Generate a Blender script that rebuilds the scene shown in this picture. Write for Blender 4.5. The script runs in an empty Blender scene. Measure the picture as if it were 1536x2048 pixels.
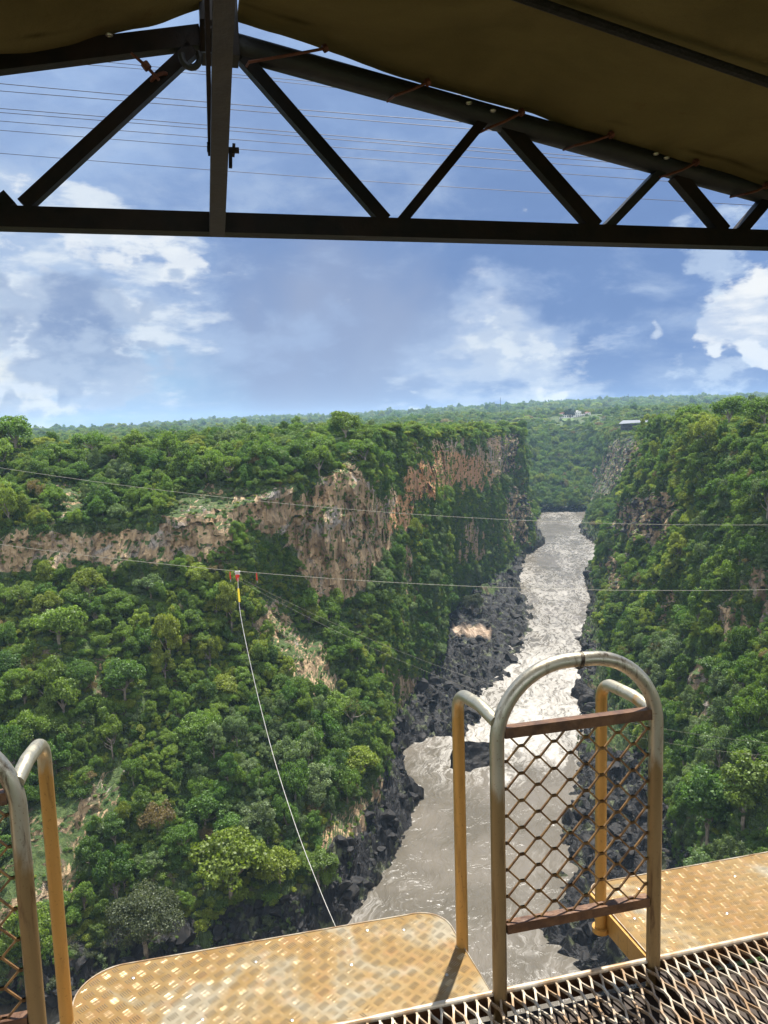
import bpy, math, random, bmesh
import numpy as np
from mathutils import Matrix, Vector
from mathutils.bvhtree import BVHTree

random.seed(7); rng = np.random.default_rng(7)
sc = bpy.context.scene
COL = sc.collection

# ------------------------------------------------------------------ camera
FPX = 1540.0
PIT, ROLL = math.radians(6.74), math.radians(-1.7)
cam = bpy.data.cameras.new('camera'); camo = bpy.data.objects.new('camera', cam); COL.objects.link(camo)
camo.matrix_world = Matrix.Rotation(math.pi/2 - PIT, 4, 'X') @ Matrix.Rotation(ROLL, 4, 'Z')
cam.sensor_fit = 'VERTICAL'; cam.sensor_height = 36; cam.lens = 36*FPX/2048
cam.clip_start = 0.05; cam.clip_end = 20000
sc.camera = camo
RC = np.array(camo.matrix_world.to_3x3())

def ray(px, py): return RC @ np.array([(px-768)/FPX, -(py-1024)/FPX, -1.0])
def atz(px, py, z): d = ray(px, py); return d*(z/d[2])
def aty(px, py, y): d = ray(px, py); return d*(y/d[1])
def proj(P):
    q = np.asarray(P, float) @ RC
    w = np.where(q[..., 2] < -0.01, -q[..., 2], np.nan)
    return 768 + FPX*q[..., 0]/w, 1024 - FPX*q[..., 1]/w, w

# ------------------------------------------------------------------ light
SUN_EL, SUN_AZ = math.radians(69), math.radians(20)        # azimuth clockwise from +Y
sd = Vector((math.sin(SUN_AZ)*math.cos(SUN_EL), math.cos(SUN_AZ)*math.cos(SUN_EL), math.sin(SUN_EL)))
sun = bpy.data.lights.new('sun', 'SUN'); sun.energy = 4.8; sun.angle = math.radians(0.6); sun.color = (1, .955, .88)
suno = bpy.data.objects.new('sun', sun); COL.objects.link(suno)
suno.rotation_euler = sd.to_track_quat('Z', 'Y').to_euler()
sc.view_settings.view_transform = 'Standard'; sc.view_settings.look = 'None'
sc.view_settings.gamma = 1; sc.view_settings.exposure = 1.1
try:
    sc.cycles.max_bounces = 6; sc.cycles.diffuse_bounces = 2; sc.cycles.transparent_max_bounces = 4
    sc.cycles.volume_bounces = 0
except Exception: pass

# ------------------------------------------------------------------ node helper
class NT:
    def __init__(s, tree): s.t = tree; tree.nodes.clear()
    def n(s, typ, ins=None, **props):
        nd = s.t.nodes.new(typ)
        for k, v in props.items(): setattr(nd, k, v)
        for k, v in (ins or {}).items(): s.set(nd.inputs[k], v)
        return nd
    def set(s, sock, v):
        if isinstance(v, bpy.types.NodeSocket): s.t.links.new(v, sock)
        elif isinstance(v, bpy.types.Node): s.t.links.new(v.outputs[0], sock)
        else:
            if hasattr(sock, 'default_value'):
                try:
                    if len(sock.default_value) == 4 and len(v) == 3: v = (*v, 1)
                except TypeError: pass
                sock.default_value = v
    def m(s, op, a, b=0.0, c=0.0):
        nd = s.n('ShaderNodeMath', operation=op)
        for i, v in enumerate((a, b, c)): s.set(nd.inputs[i], v)
        return nd.outputs[0]
    def vm(s, op, a, b=(0, 0, 0)):
        nd = s.n('ShaderNodeVectorMath', operation=op); s.set(nd.inputs[0], a); s.set(nd.inputs[1], b)
        return nd.outputs['Value'] if op in ('DOT_PRODUCT', 'LENGTH', 'DISTANCE') else nd.outputs[0]
    def mix(s, f, a, b, mode='MIX'):
        nd = s.n('ShaderNodeMix', data_type='RGBA', blend_type=mode)
        s.set(nd.inputs[0], f); s.set(nd.inputs[6], a); s.set(nd.inputs[7], b)
        return nd.outputs[2]
    def rng(s, v, a, b, c=0.0, d=1.0, smooth=True):
        nd = s.n('ShaderNodeMapRange', interpolation_type='SMOOTHSTEP' if smooth else 'LINEAR')
        for i, x in enumerate((v, a, b, c, d)): s.set(nd.inputs[i], x)
        return nd.outputs[0]
    def noise(s, vec, scale, detail=4, rough=.55, dist=0.0, out='Factor'):
        nd = s.n('ShaderNodeTexNoise', {'Scale': scale, 'Detail': detail, 'Roughness': rough, 'Distortion': dist})
        s.set(nd.inputs['Vector'], vec)
        return nd.outputs[0] if out == 'Factor' else nd.outputs[1]

def C(r, g, b):   # sRGB 0-255 -> linear
    f = lambda x: (x/255/12.92) if x/255 < .04045 else ((x/255+.055)/1.055)**2.4
    return (f(r), f(g), f(b))

# ------------------------------------------------------------------ sky
W = bpy.data.worlds.new('World'); sc.world = W; W.use_nodes = True
w = NT(W.node_tree)
dirv = w.n('ShaderNodeTexCoord').outputs['Generated']
sky = w.n('ShaderNodeTexSky', sky_type='NISHITA', sun_disc=False, sun_elevation=SUN_EL, sun_rotation=SUN_AZ)
skyc = w.mix(1.0, sky.outputs[0], (.1, .1, .1), 'MULTIPLY')
K = 1/2**1.1
def SC(r, g, b, k=1.0): c = C(r, g, b); return tuple(x*K*k for x in c)
wn1 = w.noise(w.vm('MULTIPLY', dirv, (1, 1, 2.2)), 3.2, 5, .62, .35)
wn3 = w.noise(w.vm('MULTIPLY', dirv, (1, 1, .35)), 16, 2, .5)
wcol = w.noise(dirv, 6.0, 4, .6, 0.0, out='Color')
wdir = w.vm('ADD', dirv, w.vm('MULTIPLY', w.vm('SUBTRACT', wcol, (.5, .5, .5)), (.26, .26, .20)))
def blob(px, py, r0, r1, sx=1.0, warp=True):
    """1 inside r0 (pixels at the picture's scale), 0 beyond r1, round a sky direction; sx stretches it sideways"""
    d = ray(px, py); d = d/np.linalg.norm(d)
    e = w.vm('SUBTRACT', wdir if warp else dirv, tuple(d))
    e = w.vm('MULTIPLY', e, (1/sx, 1, 1))
    l = w.vm('LENGTH', e)
    return w.rng(l, r0/FPX, r1/FPX, 1.0, 0.0)
sep = w.n('ShaderNodeSeparateXYZ', {0: dirv}); dz = sep.outputs[2]; dx = sep.outputs[0]
def lay(mask, amt, col):
    global base
    base = w.mix(w.m('MULTIPLY', mask, amt), base, col)
def times(*a):
    r_ = a[0]
    for q in a[1:]: r_ = w.m('MULTIPLY', r_, q)
    return r_
wn4 = w.noise(w.vm('ADD', w.vm('MULTIPLY', dirv, (1, 1, 2.2)), (3.1, 1.7, .4)), 7.5, 6, .60, .25)
wn5 = w.noise(w.vm('ADD', w.vm('MULTIPLY', dirv, (1, 1, 2.0)), (7.1, 2.7, 1.4)), 15, 7, .60, 0.0)
wn6 = w.noise(w.vm('ADD', w.vm('MULTIPLY', dirv, (1, 1, 3.2)), (1.1, 5.7, 2.4)), 9, 6, .58, 0.0)
# pale blue high veil over a slate-blue storm deck
base = w.mix(w.rng(dx, -.45, .40), SC(148, 174, 214), SC(116, 148, 203))
base = w.mix(w.rng(dz, .16, .48), base, SC(162, 189, 228))
base = w.mix(.10, base, skyc)
lay(w.rng(wn1, .38, .62), .60, SC(122, 149, 197))
lay(times(w.rng(wn4, .40, .68), w.rng(dz, .05, .3)), .35, SC(176, 200, 236))
lay(times(blob(1180, 690, 140, 460, 1.2), w.rng(wn4, .2, .62, 1.0, .6)), .92, SC(98, 132, 190))
lay(times(blob(520, 575, 110, 250, 1.2), w.rng(wn6, .25, .7, 1.0, .6)), .85, SC(126, 157, 208))
lay(times(blob(880, 560, 160, 460, 1.6), w.rng(wn4, .3, .6, 1.0, .7)), .9, SC(114, 143, 192))
# rain shaft and low pale air
lay(times(blob(650, 720, 120, 330, 1.0), w.rng(wn3, .2, .8, .75, 1.0)), .92, SC(152, 168, 200))
lay(blob(230, 815, 60, 230, 1.5), .85, SC(162, 199, 231))
lay(blob(930, 740, 60, 200, 1.0), .55, SC(166, 186, 218))
# cloud edges come from the noise, the masks only say where cloud is likely
def cl(mask, nz, a, b, k=.40):
    return w.rng(w.m('ADD', nz, w.m('MULTIPLY', w.m('SUBTRACT', mask, 1.0), k)), a, b)
Lm = blob(70, 610, 60, 480, 1.25)
lay(cl(Lm, wn4, .20, .56, .30), .85, SC(180, 200, 228))
lay(cl(Lm, wn6, .34, .56, .38), .8, SC(214, 226, 240))
lay(cl(blob(120, 575, 80, 400, 1.5), wn6, .40, .56, .36), .65, SC(230, 238, 246))
lay(cl(blob(130, 590, 80, 420, 1.3), wn5, .50, .62, .32), .65, SC(244, 247, 250))
lay(cl(blob(330, 530, 10, 130, 1.0), wn5, .36, .50, .30), .8, SC(240, 245, 249))
lay(cl(blob(20, 780, 20, 190, 1.0), wn5, .36, .50, .35), .9, SC(238, 242, 240))
# grey-blue cloud bellies
belly = w.mix(w.rng(wn5, .34, .62), SC(128, 152, 192), SC(176, 194, 220))
lay(cl(blob(195, 650, 10, 210, 1.5), wn5, .26, .46, .45), .9, belly)
lay(cl(blob(180, 630, 10, 130, 1.3), wn4, .26, .46, .45), .7, SC(126, 150, 192))
lay(cl(blob(0, 615, 10, 140, .8), wn5, .26, .46, .45), .85, belly)
lay(cl(blob(170, 722, 5, 150, 2.6), wn5, .24, .46, .50), .9, belly)
for (x, y, r_) in ((62, 690, 70), (288, 664, 70), (345, 712, 76), (120, 787, 60), (10, 775, 70), (430, 700, 90), (330, 600, 90)):
    lay(cl(blob(x, y, 4, r_, 1.1), wn5, .24, .46, .50), .75, belly)
lay(cl(blob(560, 640, 60, 330, 1.4), wn4, .42, .66, .30), .5, SC(160, 184, 222))
# thin bright cloud over the gorge
lay(cl(blob(970, 720, 40, 290, 1.1), wn4, .30, .58, .36), .6, SC(180, 200, 230))
lay(cl(blob(960, 700, 30, 230, 1.0), wn5, .40, .62, .34), .5, SC(208, 220, 238))
lay(cl(blob(1010, 775, 40, 230, 1.5), wn6, .34, .48, .38), .7, SC(200, 213, 231))
lay(cl(blob(1060, 790, 30, 180, 1.7), wn5, .40, .56, .36), .7, SC(226, 234, 241))
lay(cl(blob(1150, 803, 14, 70, 1.9), wn5, .24, .36, .45), .95, SC(242, 245, 244))
lay(cl(blob(1010, 712, 20, 110, 2.0), wn5, .40, .52, .36), .7, SC(226, 234, 242))
lay(cl(blob(1290, 700, 60, 420, 1.2), wn6, .52, .74, .25), .25, SC(150, 180, 228))
# white cumulus at the right edge and small breaks
lay(cl(blob(1530, 622, 30, 135, 1.1), wn5, .24, .38, .50), .97, w.mix(w.rng(wn6, .40, .62), SC(248, 250, 250), SC(196, 210, 232)))
lay(cl(blob(1500, 690, 10, 90, .8), wn5, .34, .44, .45), .9, SC(236, 242, 248))
lay(cl(blob(1420, 525, 10, 150, 1.6), wn5, .42, .58, .40), .6, SC(205, 222, 242))
lay(cl(blob(1276, 657, 4, 44, 1.2), wn5, .38, .56, .40), .6, SC(226, 236, 247))
lay(cl(blob(1440, 790, 10, 200, 1.8), wn5, .46, .60, .35), .6, SC(214, 228, 244))
# behind the viewer and overhead: unseen broken overcast, brightened as added fill light
sepy = sep.outputs[1]
base = w.mix(w.m('MULTIPLY', w.rng(sepy, .35, -.3), w.rng(wn1, .3, .6, .5, 1.0)), base, SC(226, 232, 240, 2.6))
bg = w.n('ShaderNodeBackground', {'Color': base, 'Strength': 1.0})
w.n('ShaderNodeOutputWorld', {'Surface': bg.outputs[0]})
W.cycles.sampling_method = 'NONE'

# ------------------------------------------------------------------ mesh helpers
def mesh_np(name, verts, faces, mats, smooth=False, parent=None, mi=None):
    me = bpy.data.meshes.new(name)
    me.from_pydata([tuple(v) for v in verts] if not isinstance(verts, np.ndarray) else verts.tolist(), [], faces if not isinstance(faces, np.ndarray) else faces.tolist())
    for m_ in (mats if isinstance(mats, (list, tuple)) else [mats]): me.materials.append(m_)
    if smooth: me.polygons.foreach_set('use_smooth', [True]*len(me.polygons))
    if mi is not None: me.polygons.foreach_set('material_index', mi)
    me.update()
    o = bpy.data.objects.new(name, me); COL.objects.link(o)
    if parent: o.parent = parent
    return o

def quads_np(name, V, mat):
    """V: (n,4,3) loose quads -> mesh data, built fast"""
    n = len(V); me = bpy.data.meshes.new(name)
    me.vertices.add(n*4); me.vertices.foreach_set('co', V.reshape(-1).astype(np.float32))
    me.loops.add(n*4); me.loops.foreach_set('vertex_index', np.arange(n*4, dtype=np.int32))
    me.polygons.add(n); me.polygons.foreach_set('loop_start', np.arange(0, n*4, 4, dtype=np.int32))
    me.materials.append(mat); me.update(); me.validate()
    return me

def grid_np(name, P, mat, wrap=False, smooth=True):
    """P (rows, cols, 3)"""
    r, c = P.shape[:2]
    idx = np.arange(r*c).reshape(r, c)
    if wrap: idx = np.concatenate([idx, idx[:, :1]], 1)
    F = np.stack([idx[:-1, :-1], idx[:-1, 1:], idx[1:, 1:], idx[1:, :-1]], -1).reshape(-1, 4)
    me = bpy.data.meshes.new(name)
    me.vertices.add(r*c); me.vertices.foreach_set('co', P.reshape(-1).astype(np.float32))
    n = len(F)
    me.loops.add(n*4); me.loops.foreach_set('vertex_index', F.reshape(-1).astype(np.int32))
    me.polygons.add(n); me.polygons.foreach_set('loop_start', np.arange(0, n*4, 4, dtype=np.int32))
    me.polygons.foreach_set('use_smooth', np.full(n, smooth))
    me.materials.append(mat); me.update()
    o = bpy.data.objects.new(name, me); COL.objects.link(o)
    return o, F

class MB:
    """collects simple solids into one mesh, in a local frame"""
    def __init__(s, T=None): s.v = []; s.f = []; s.T = T
    def add(s, V, F):
        b = len(s.v)
        s.v += [s.T(v) if s.T else tuple(v) for v in V]
        s.f += [tuple(i+b for i in f) for f in F]
    def box(s, x0, x1, y0, y1, z0, z1):
        V = [(x, y, z) for z in (z0, z1) for y in (y0, y1) for x in (x0, x1)]
        s.add(V, [(0, 2, 3, 1), (4, 5, 7, 6), (0, 1, 5, 4), (2, 6, 7, 3), (0, 4, 6, 2), (1, 3, 7, 5)])
    def bar(s, a, b, wd, ht, up=(0, 0, 1)):
        a, b, up = Vector(a), Vector(b), Vector(up)
        d = (b-a).normalized(); sdv = d.cross(up).normalized(); u2 = sdv.cross(d)
        V = []
        for p in (a, b):
            for (i, j) in ((-1, -1), (1, -1), (1, 1), (-1, 1)): V.append(tuple(p + sdv*wd/2*i + u2*ht/2*j))
        s.add(V, [(0, 3, 2, 1), (4, 5, 6, 7), (0, 1, 5, 4), (1, 2, 6, 5), (2, 3, 7, 6), (3, 0, 4, 7)])
    def tube(s, pts, r, n=12, cap=True):
        pts = [Vector(p) for p in pts]; rr = r if isinstance(r, (list, tuple)) else [r]*len(pts)
        V, F = [], []
        t = (pts[1]-pts[0]).normalized()
        nx = t.orthogonal().normalized()
        for i, p in enumerate(pts):
            if i == 0: t = (pts[1]-p).normalized()
            elif i == len(pts)-1: t = (p-pts[i-1]).normalized()
            else: t = (pts[i+1]-pts[i-1]).normalized()
            nx = (nx - t*nx.dot(t)).normalized(); ny = t.cross(nx)
            for k in range(n):
                a = 2*math.pi*k/n
                V.append(tuple(p + (nx*math.cos(a) + ny*math.sin(a))*rr[i]))
        for i in range(len(pts)-1):
            for k in range(n):
                F.append((i*n+k, i*n+(k+1) % n, (i+1)*n+(k+1) % n, (i+1)*n+k))
        if cap: F.append(tuple(range(n-1, -1, -1))); F.append(tuple(range((len(pts)-1)*n, len(pts)*n)))
        s.add(V, F)
    def build(s, name, mat, parent=None, smooth=False):
        o = mesh_np(name, s.v, s.f, mat, smooth, parent)
        if smooth:
            try: o.data.set_sharp_from_angle(angle=math.radians(40))
            except Exception: pass
        return o

def tag(o, label=None, cat=None, group=None, kind=None):
    if label: o['label'] = label
    if cat: o['category'] = cat
    if group: o['group'] = group
    if kind: o['kind'] = kind
    return o
def empty(name, loc=(0, 0, 0)):
    o = bpy.data.objects.new(name, None); o.location = loc; o.empty_display_size = .2; COL.objects.link(o); return o
def reparent(o, p):
    """keep world place under an Empty that is not at the origin"""
    o.parent = p; o.matrix_parent_inverse = Matrix.Translation(p.location).inverted()

# numpy gradient noise
def _h(ix, iy, iz, sd_):
    h = (ix.astype(np.int64)*374761393 + iy.astype(np.int64)*668265263 + iz.astype(np.int64)*2147483647 + sd_*1274126177) & 0xffffffff
    h = ((h ^ (h >> 13))*1274126177) & 0xffffffff
    h = ((h ^ (h >> 16))*2246822519) & 0xffffffff
    return ((h >> 8) & 0xffff)/65535.0*2-1
def vnoise(x, y, z, seed=0):
    x0, y0, z0 = np.floor(x), np.floor(y), np.floor(z)
    fx, fy, fz = x-x0, y-y0, z-z0
    fx, fy, fz = [f*f*f*(f*(f*6-15)+10) for f in (fx, fy, fz)]
    r = 0
    for i in (0, 1):
        for j in (0, 1):
            for k in (0, 1):
                r = r + _h(x0+i, y0+j, z0+k, seed)*(fx if i else 1-fx)*(fy if j else 1-fy)*(fz if k else 1-fz)
    return r
def fbm(x, y, z, sx, sz=None, oct=4, seed=0, gain=.5):
    sz = sz or sx; a, s, f = 1.0, 0, 1.0
    for o in range(oct):
        s = s + a*vnoise(x/sx*f+o*17.3, y/sx*f-o*9.1, z/sz*f+o*3.7, seed+o); a *= gain; f *= 2.03
    return s
def inpoly(px, py, poly):
    inside = np.zeros(px.shape, bool); n = len(poly); j = n-1
    for i in range(n):
        xi, yi = poly[i]; xj, yj = poly[j]
        if yi != yj:
            inside ^= ((yi > py) != (yj > py)) & (px < (xj-xi)*(py-yi)/(yj-yi)+xi)
        j = i
    return inside
def sstep(x, a, b): t = np.clip((x-a)/(b-a), 0, 1); return t*t*(3-2*t)

# ------------------------------------------------------------------ materials
def new_mat(name):
    m = bpy.data.materials.new(name); m.use_nodes = True; return m, NT(m.node_tree)
def out(t, sh): t.n('ShaderNodeOutputMaterial', {'Surface': sh})

def m_terrain():
    m, t = new_mat('gorge_rock_and_soil')
    P = t.n('ShaderNodeNewGeometry').outputs['Position']
    bare = t.n('ShaderNodeAttribute', attribute_name='bare').outputs['Fac']
    warm = t.n('ShaderNodeAttribute', attribute_name='warm').outputs['Fac']
    low = t.n('ShaderNodeAttribute', attribute_name='basalt').outputs['Fac']
    sand = t.n('ShaderNodeAttribute', attribute_name='sand').outputs['Fac']
    st = t.noise(t.vm('MULTIPLY', P, (.32, .32, .035)), 1, 6, .6, .8)
    bl = t.noise(P, .13, 5, .6, .4)
    fine = t.noise(t.vm('MULTIPLY', P, (1, 1, .45)), 1.1, 6, .65)
    rock = t.mix(t.rng(st, .3, .7), (.20, .135, .075), (.50, .35, .20))
    rock = t.mix(t.rng(bl, .5, .68), rock, (.30, .26, .22))
    rock = t.mix(t.m('MULTIPLY', warm, t.rng(st, .35, .65, .35, 1.0)), rock, (.56, .27, .11))
    rock = t.mix(t.m('MULTIPLY', t.rng(fine, .52, .66), .65), rock, (.07, .055, .045))
    vor = t.n('ShaderNodeTexVoronoi', {'Scale': 1.0, 'Vector': t.vm('ADD', t.vm('MULTIPLY', P, (.45, .45, .11)), t.vm('MULTIPLY', t.noise(P, .5, 3, out='Color'), (.9, .9, .5)))}, feature='DISTANCE_TO_EDGE')
    crack = t.m('MULTIPLY', t.rng(vor.outputs[0], 0.0, .05, 1.0, 0.0), t.rng(bl, .42, .6))
    rock = t.mix(t.m('MULTIPLY', crack, .32), rock, (.035, .028, .024))
    soil = t.mix(t.rng(fine, .35, .65), (.032, .052, .014), (.070, .100, .028))
    soil = t.mix(t.rng(t.noise(P, .21, 5), .56, .66), soil, (.13, .10, .06))
    soil = t.mix(t.rng(t.noise(P, .4, 5), .54, .64), soil, (.045, .085, .020))
    nz_ = t.n('ShaderNodeSeparateXYZ', {0: t.n('ShaderNodeNewGeometry').outputs['True Normal']}).outputs[2]
    bare = t.m('MULTIPLY', bare, t.rng(t.m('ABSOLUTE', nz_), .55, .82, 1.0, .35))
    b2 = t.rng(t.m('ADD', bare, t.m('MULTIPLY', t.m('SUBTRACT', t.noise(P, .30, 6, .7), .5), 1.5)), .42, .58)
    col = t.mix(b2, soil, rock)
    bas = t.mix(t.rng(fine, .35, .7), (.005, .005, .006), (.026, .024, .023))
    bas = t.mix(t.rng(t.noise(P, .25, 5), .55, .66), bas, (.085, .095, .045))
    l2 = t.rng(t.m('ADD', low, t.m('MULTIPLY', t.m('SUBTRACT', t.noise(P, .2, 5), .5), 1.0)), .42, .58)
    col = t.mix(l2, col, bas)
    col = t.mix(sand, col, (.42, .31, .22))
    hb = t.m('ADD', t.m('MULTIPLY', fine, 1.0), t.m('MULTIPLY', t.m('MULTIPLY', t.rng(vor.outputs[0], 0, .10), t.rng(bl, .42, .6)), .35))
    bump = t.n('ShaderNodeBump', {'Strength': .9, 'Distance': .9, 'Height': hb})
    bs = t.n('ShaderNodeBsdfPrincipled', {'Base Color': col, 'Roughness': t.rng(l2, 0, 1, .95, .6), 'Normal': bump.outputs[0]})
    bs.inputs['Specular IOR Level'].default_value = .35
    out(t, bs.outputs[0]); return m

def m_leaf(name, c0, c1, trans=.48, rough=.5):
    m, t = new_mat(name)
    r1 = t.n('ShaderNodeObjectInfo').outputs['Random']
    r2 = t.n('ShaderNodeNewGeometry').outputs['Random Per Island']
    col = t.mix(r1, c0, c1)
    v = t.m('MULTIPLY', t.rng(r2, 0, 1, .62, 1.38, False), t.rng(t.m('FRACT', t.m('MULTIPLY', r1, 7.7)), 0, 1, .78, 1.2, False))
    col = t.mix(1.0, col, t.n('ShaderNodeCombineXYZ', {0: v, 1: v, 2: v}).outputs[0], 'MULTIPLY')
    d = t.n('ShaderNodeBsdfDiffuse', {'Color': col})
    tr = t.n('ShaderNodeBsdfTranslucent', {'Color': t.mix(1.0, col, (1.25, 1.35, .6), 'MULTIPLY')})
    g = t.n('ShaderNodeBsdfGlossy', {'Color': (.8, .85, .8, 1), 'Roughness': rough})
    a = t.n('ShaderNodeMixShader', {0: trans, 1: d.outputs[0], 2: tr.outputs[0]})
    b = t.n('ShaderNodeMixShader', {0: .028, 1: a.outputs[0], 2: g.outputs[0]})
    out(t, b.outputs[0]); return m

def m_simple(name, col, rough=.7, metal=0.0, var=.3, scale=8, spec=.5, bump=0.0, obj=True, c2=None, sc3=(1, 1, 1)):
    m, t = new_mat(name)
    P = t.n('ShaderNodeTexCoord').outputs['Object']
    nz = t.noise(t.vm('MULTIPLY', P, sc3), scale, 6, .6)
    c2 = c2 or tuple(x*(1-var) for x in col)
    bs = t.n('ShaderNodeBsdfPrincipled', {'Base Color': t.mix(t.rng(nz, .35, .65), col, c2), 'Roughness': rough, 'Metallic': metal})
    bs.inputs['Specular IOR Level'].default_value = spec
    if bump: t.set(bs.inputs['Normal'], t.n('ShaderNodeBump', {'Strength': bump, 'Distance': .05, 'Height': nz}).outputs[0])
    out(t, bs.outputs[0]); return m

def m_tube(name, paint, steel, amt, rust=.35):
    """yellowed clear-coated steel tube: stained, rubbed to bare metal where hands go, dark rust runs"""
    m, t = new_mat(name)
    P = t.n('ShaderNodeTexCoord').outputs['Object']
    z = t.n('ShaderNodeSeparateXYZ', {0: P}).outputs[2]
    z = t.m('ADD', z, 1.63)
    n1 = t.noise(t.vm('MULTIPLY', P, (1, 1, .25)), 18, 6, .65)
    n2 = t.noise(t.vm('MULTIPLY', P, (1, 1, .12)), 34, 7, .7, .5)
    n3 = t.noise(P, 130, 4, .6)
    wear = t.m('ADD', t.rng(z, amt-.22, amt+.14), t.m('MULTIPLY', t.m('SUBTRACT', n1, .5), 1.1))
    wf = t.rng(wear, .35, .65)
    col = t.mix(wf, paint, steel)
    col = t.mix(t.m('MULTIPLY', t.rng(n2, .53, .68), rust), col, (.07, .035, .015))
    col = t.mix(t.m('MULTIPLY', t.rng(n3, .60, .70), .5), col, (.12, .06, .02))
    ro = t.rng(n1, .3, .7, .28, .5)
    bs = t.n('ShaderNodeBsdfPrincipled', {'Base Color': col, 'Roughness': ro, 'Metallic': t.rng(wf, 0, 1, .35, .8)})
    t.set(bs.inputs['Normal'], t.n('ShaderNodeBump', {'Strength': .25, 'Distance': .002, 'Height': n3}).outputs[0])
    out(t, bs.outputs[0]); return m

def m_plate():
    m, t = new_mat('stained_tread_plate')
    P = t.n('ShaderNodeTexCoord').outputs['Object']
    n1 = t.noise(P, 3.2, 6, .6, .6); n2 = t.noise(P, 16, 6, .65); n3 = t.noise(P, 160, 3, .6)
    h = t.n('ShaderNodeSeparateXYZ', {0: P}).outputs[2]
    col = t.mix(t.rng(n1, .36, .62), (.205, .115, .028), (.235, .160, .060))
    col = t.mix(t.m('MULTIPLY', t.rng(n2, .5, .66), .5), col, (.19, .09, .025))
    col = t.mix(t.m('MULTIPLY', t.rng(n1, .50, .64), .75), col, (.25, .225, .165))
    col = t.mix(t.m('MULTIPLY', t.rng(n3, .62, .70), .6), col, (.16, .08, .03))
    top = t.rng(h, -1.6297, -1.6290)
    col = t.mix(t.m('MULTIPLY', top, .35), col, (.50, .42, .30))
    bs = t.n('ShaderNodeBsdfPrincipled', {'Base Color': col, 'Metallic': t.rng(top, 0, 1, .35, .55), 'Roughness': t.m('SUBTRACT', t.rng(n2, .3, .7, .34, .48), t.m('MULTIPLY', top, .06))})
    t.set(bs.inputs['Normal'], t.n('ShaderNodeBump', {'Strength': .12, 'Distance': .002, 'Height': n2}).outputs[0])
    out(t, bs.outputs[0]); return m

def m_water():
    m, t = new_mat('silty_river_water')
    P = t.n('ShaderNodeNewGeometry').outputs['Position']
    foam = t.n('ShaderNodeAttribute', attribute_name='foam').outputs['Fac']
    Q = t.n('ShaderNodeMapping', {'Vector': P, 'Rotation': (0, 0, .22)}).outputs[0]
    wob = t.vm('ADD', t.vm('MULTIPLY', Q, (1, .30, 1)), t.vm('MULTIPLY', t.noise(Q, .07, 3, out='Color'), (12, 7, 0)))
    n1 = t.noise(wob, .30, 7, .62, .6); n2 = t.noise(wob, 1.1, 4, .6, .5); n3 = t.noise(wob, .055, 4, .55)
    rid = t.m('SUBTRACT', 1.0, t.m('ABSOLUTE', t.m('MULTIPLY', t.m('SUBTRACT', n1, .5), 6.0)))
    f = t.m('ADD', t.m('MULTIPLY', t.rng(rid, .3, 1.0), .5), t.m('MULTIPLY', t.m('SUBTRACT', n2, .5), 1.2))
    f = t.m('ADD', f, t.m('MULTIPLY', t.m('SUBTRACT', n3, .5), 1.5))
    f = t.rng(t.m('ADD', f, t.m('SUBTRACT', t.m('MULTIPLY', foam, 1.35), .92)), -.1, 1.15)
    col = t.mix(t.rng(t.noise(Q, .05, 4), .35, .65), (.092, .080, .061), (.130, .113, .090))
    col = t.mix(t.m('MULTIPLY', f, .85), col, (.44, .415, .375))
    hb = t.m('ADD', t.noise(t.vm('MULTIPLY', wob, (1, 1.5, 1)), .42, 5, .55, .4), t.m('MULTIPLY', n2, .25))
    bump = t.n('ShaderNodeBump', {'Strength': .75, 'Distance': 1.1, 'Height': hb})
    bs = t.n('ShaderNodeBsdfPrincipled', {'Base Color': col, 'Roughness': t.rng(f, 0, 1, .2, .5), 'Normal': bump.outputs[0], 'IOR': 1.33})
    out(t, bs.outputs[0]); return m

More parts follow.
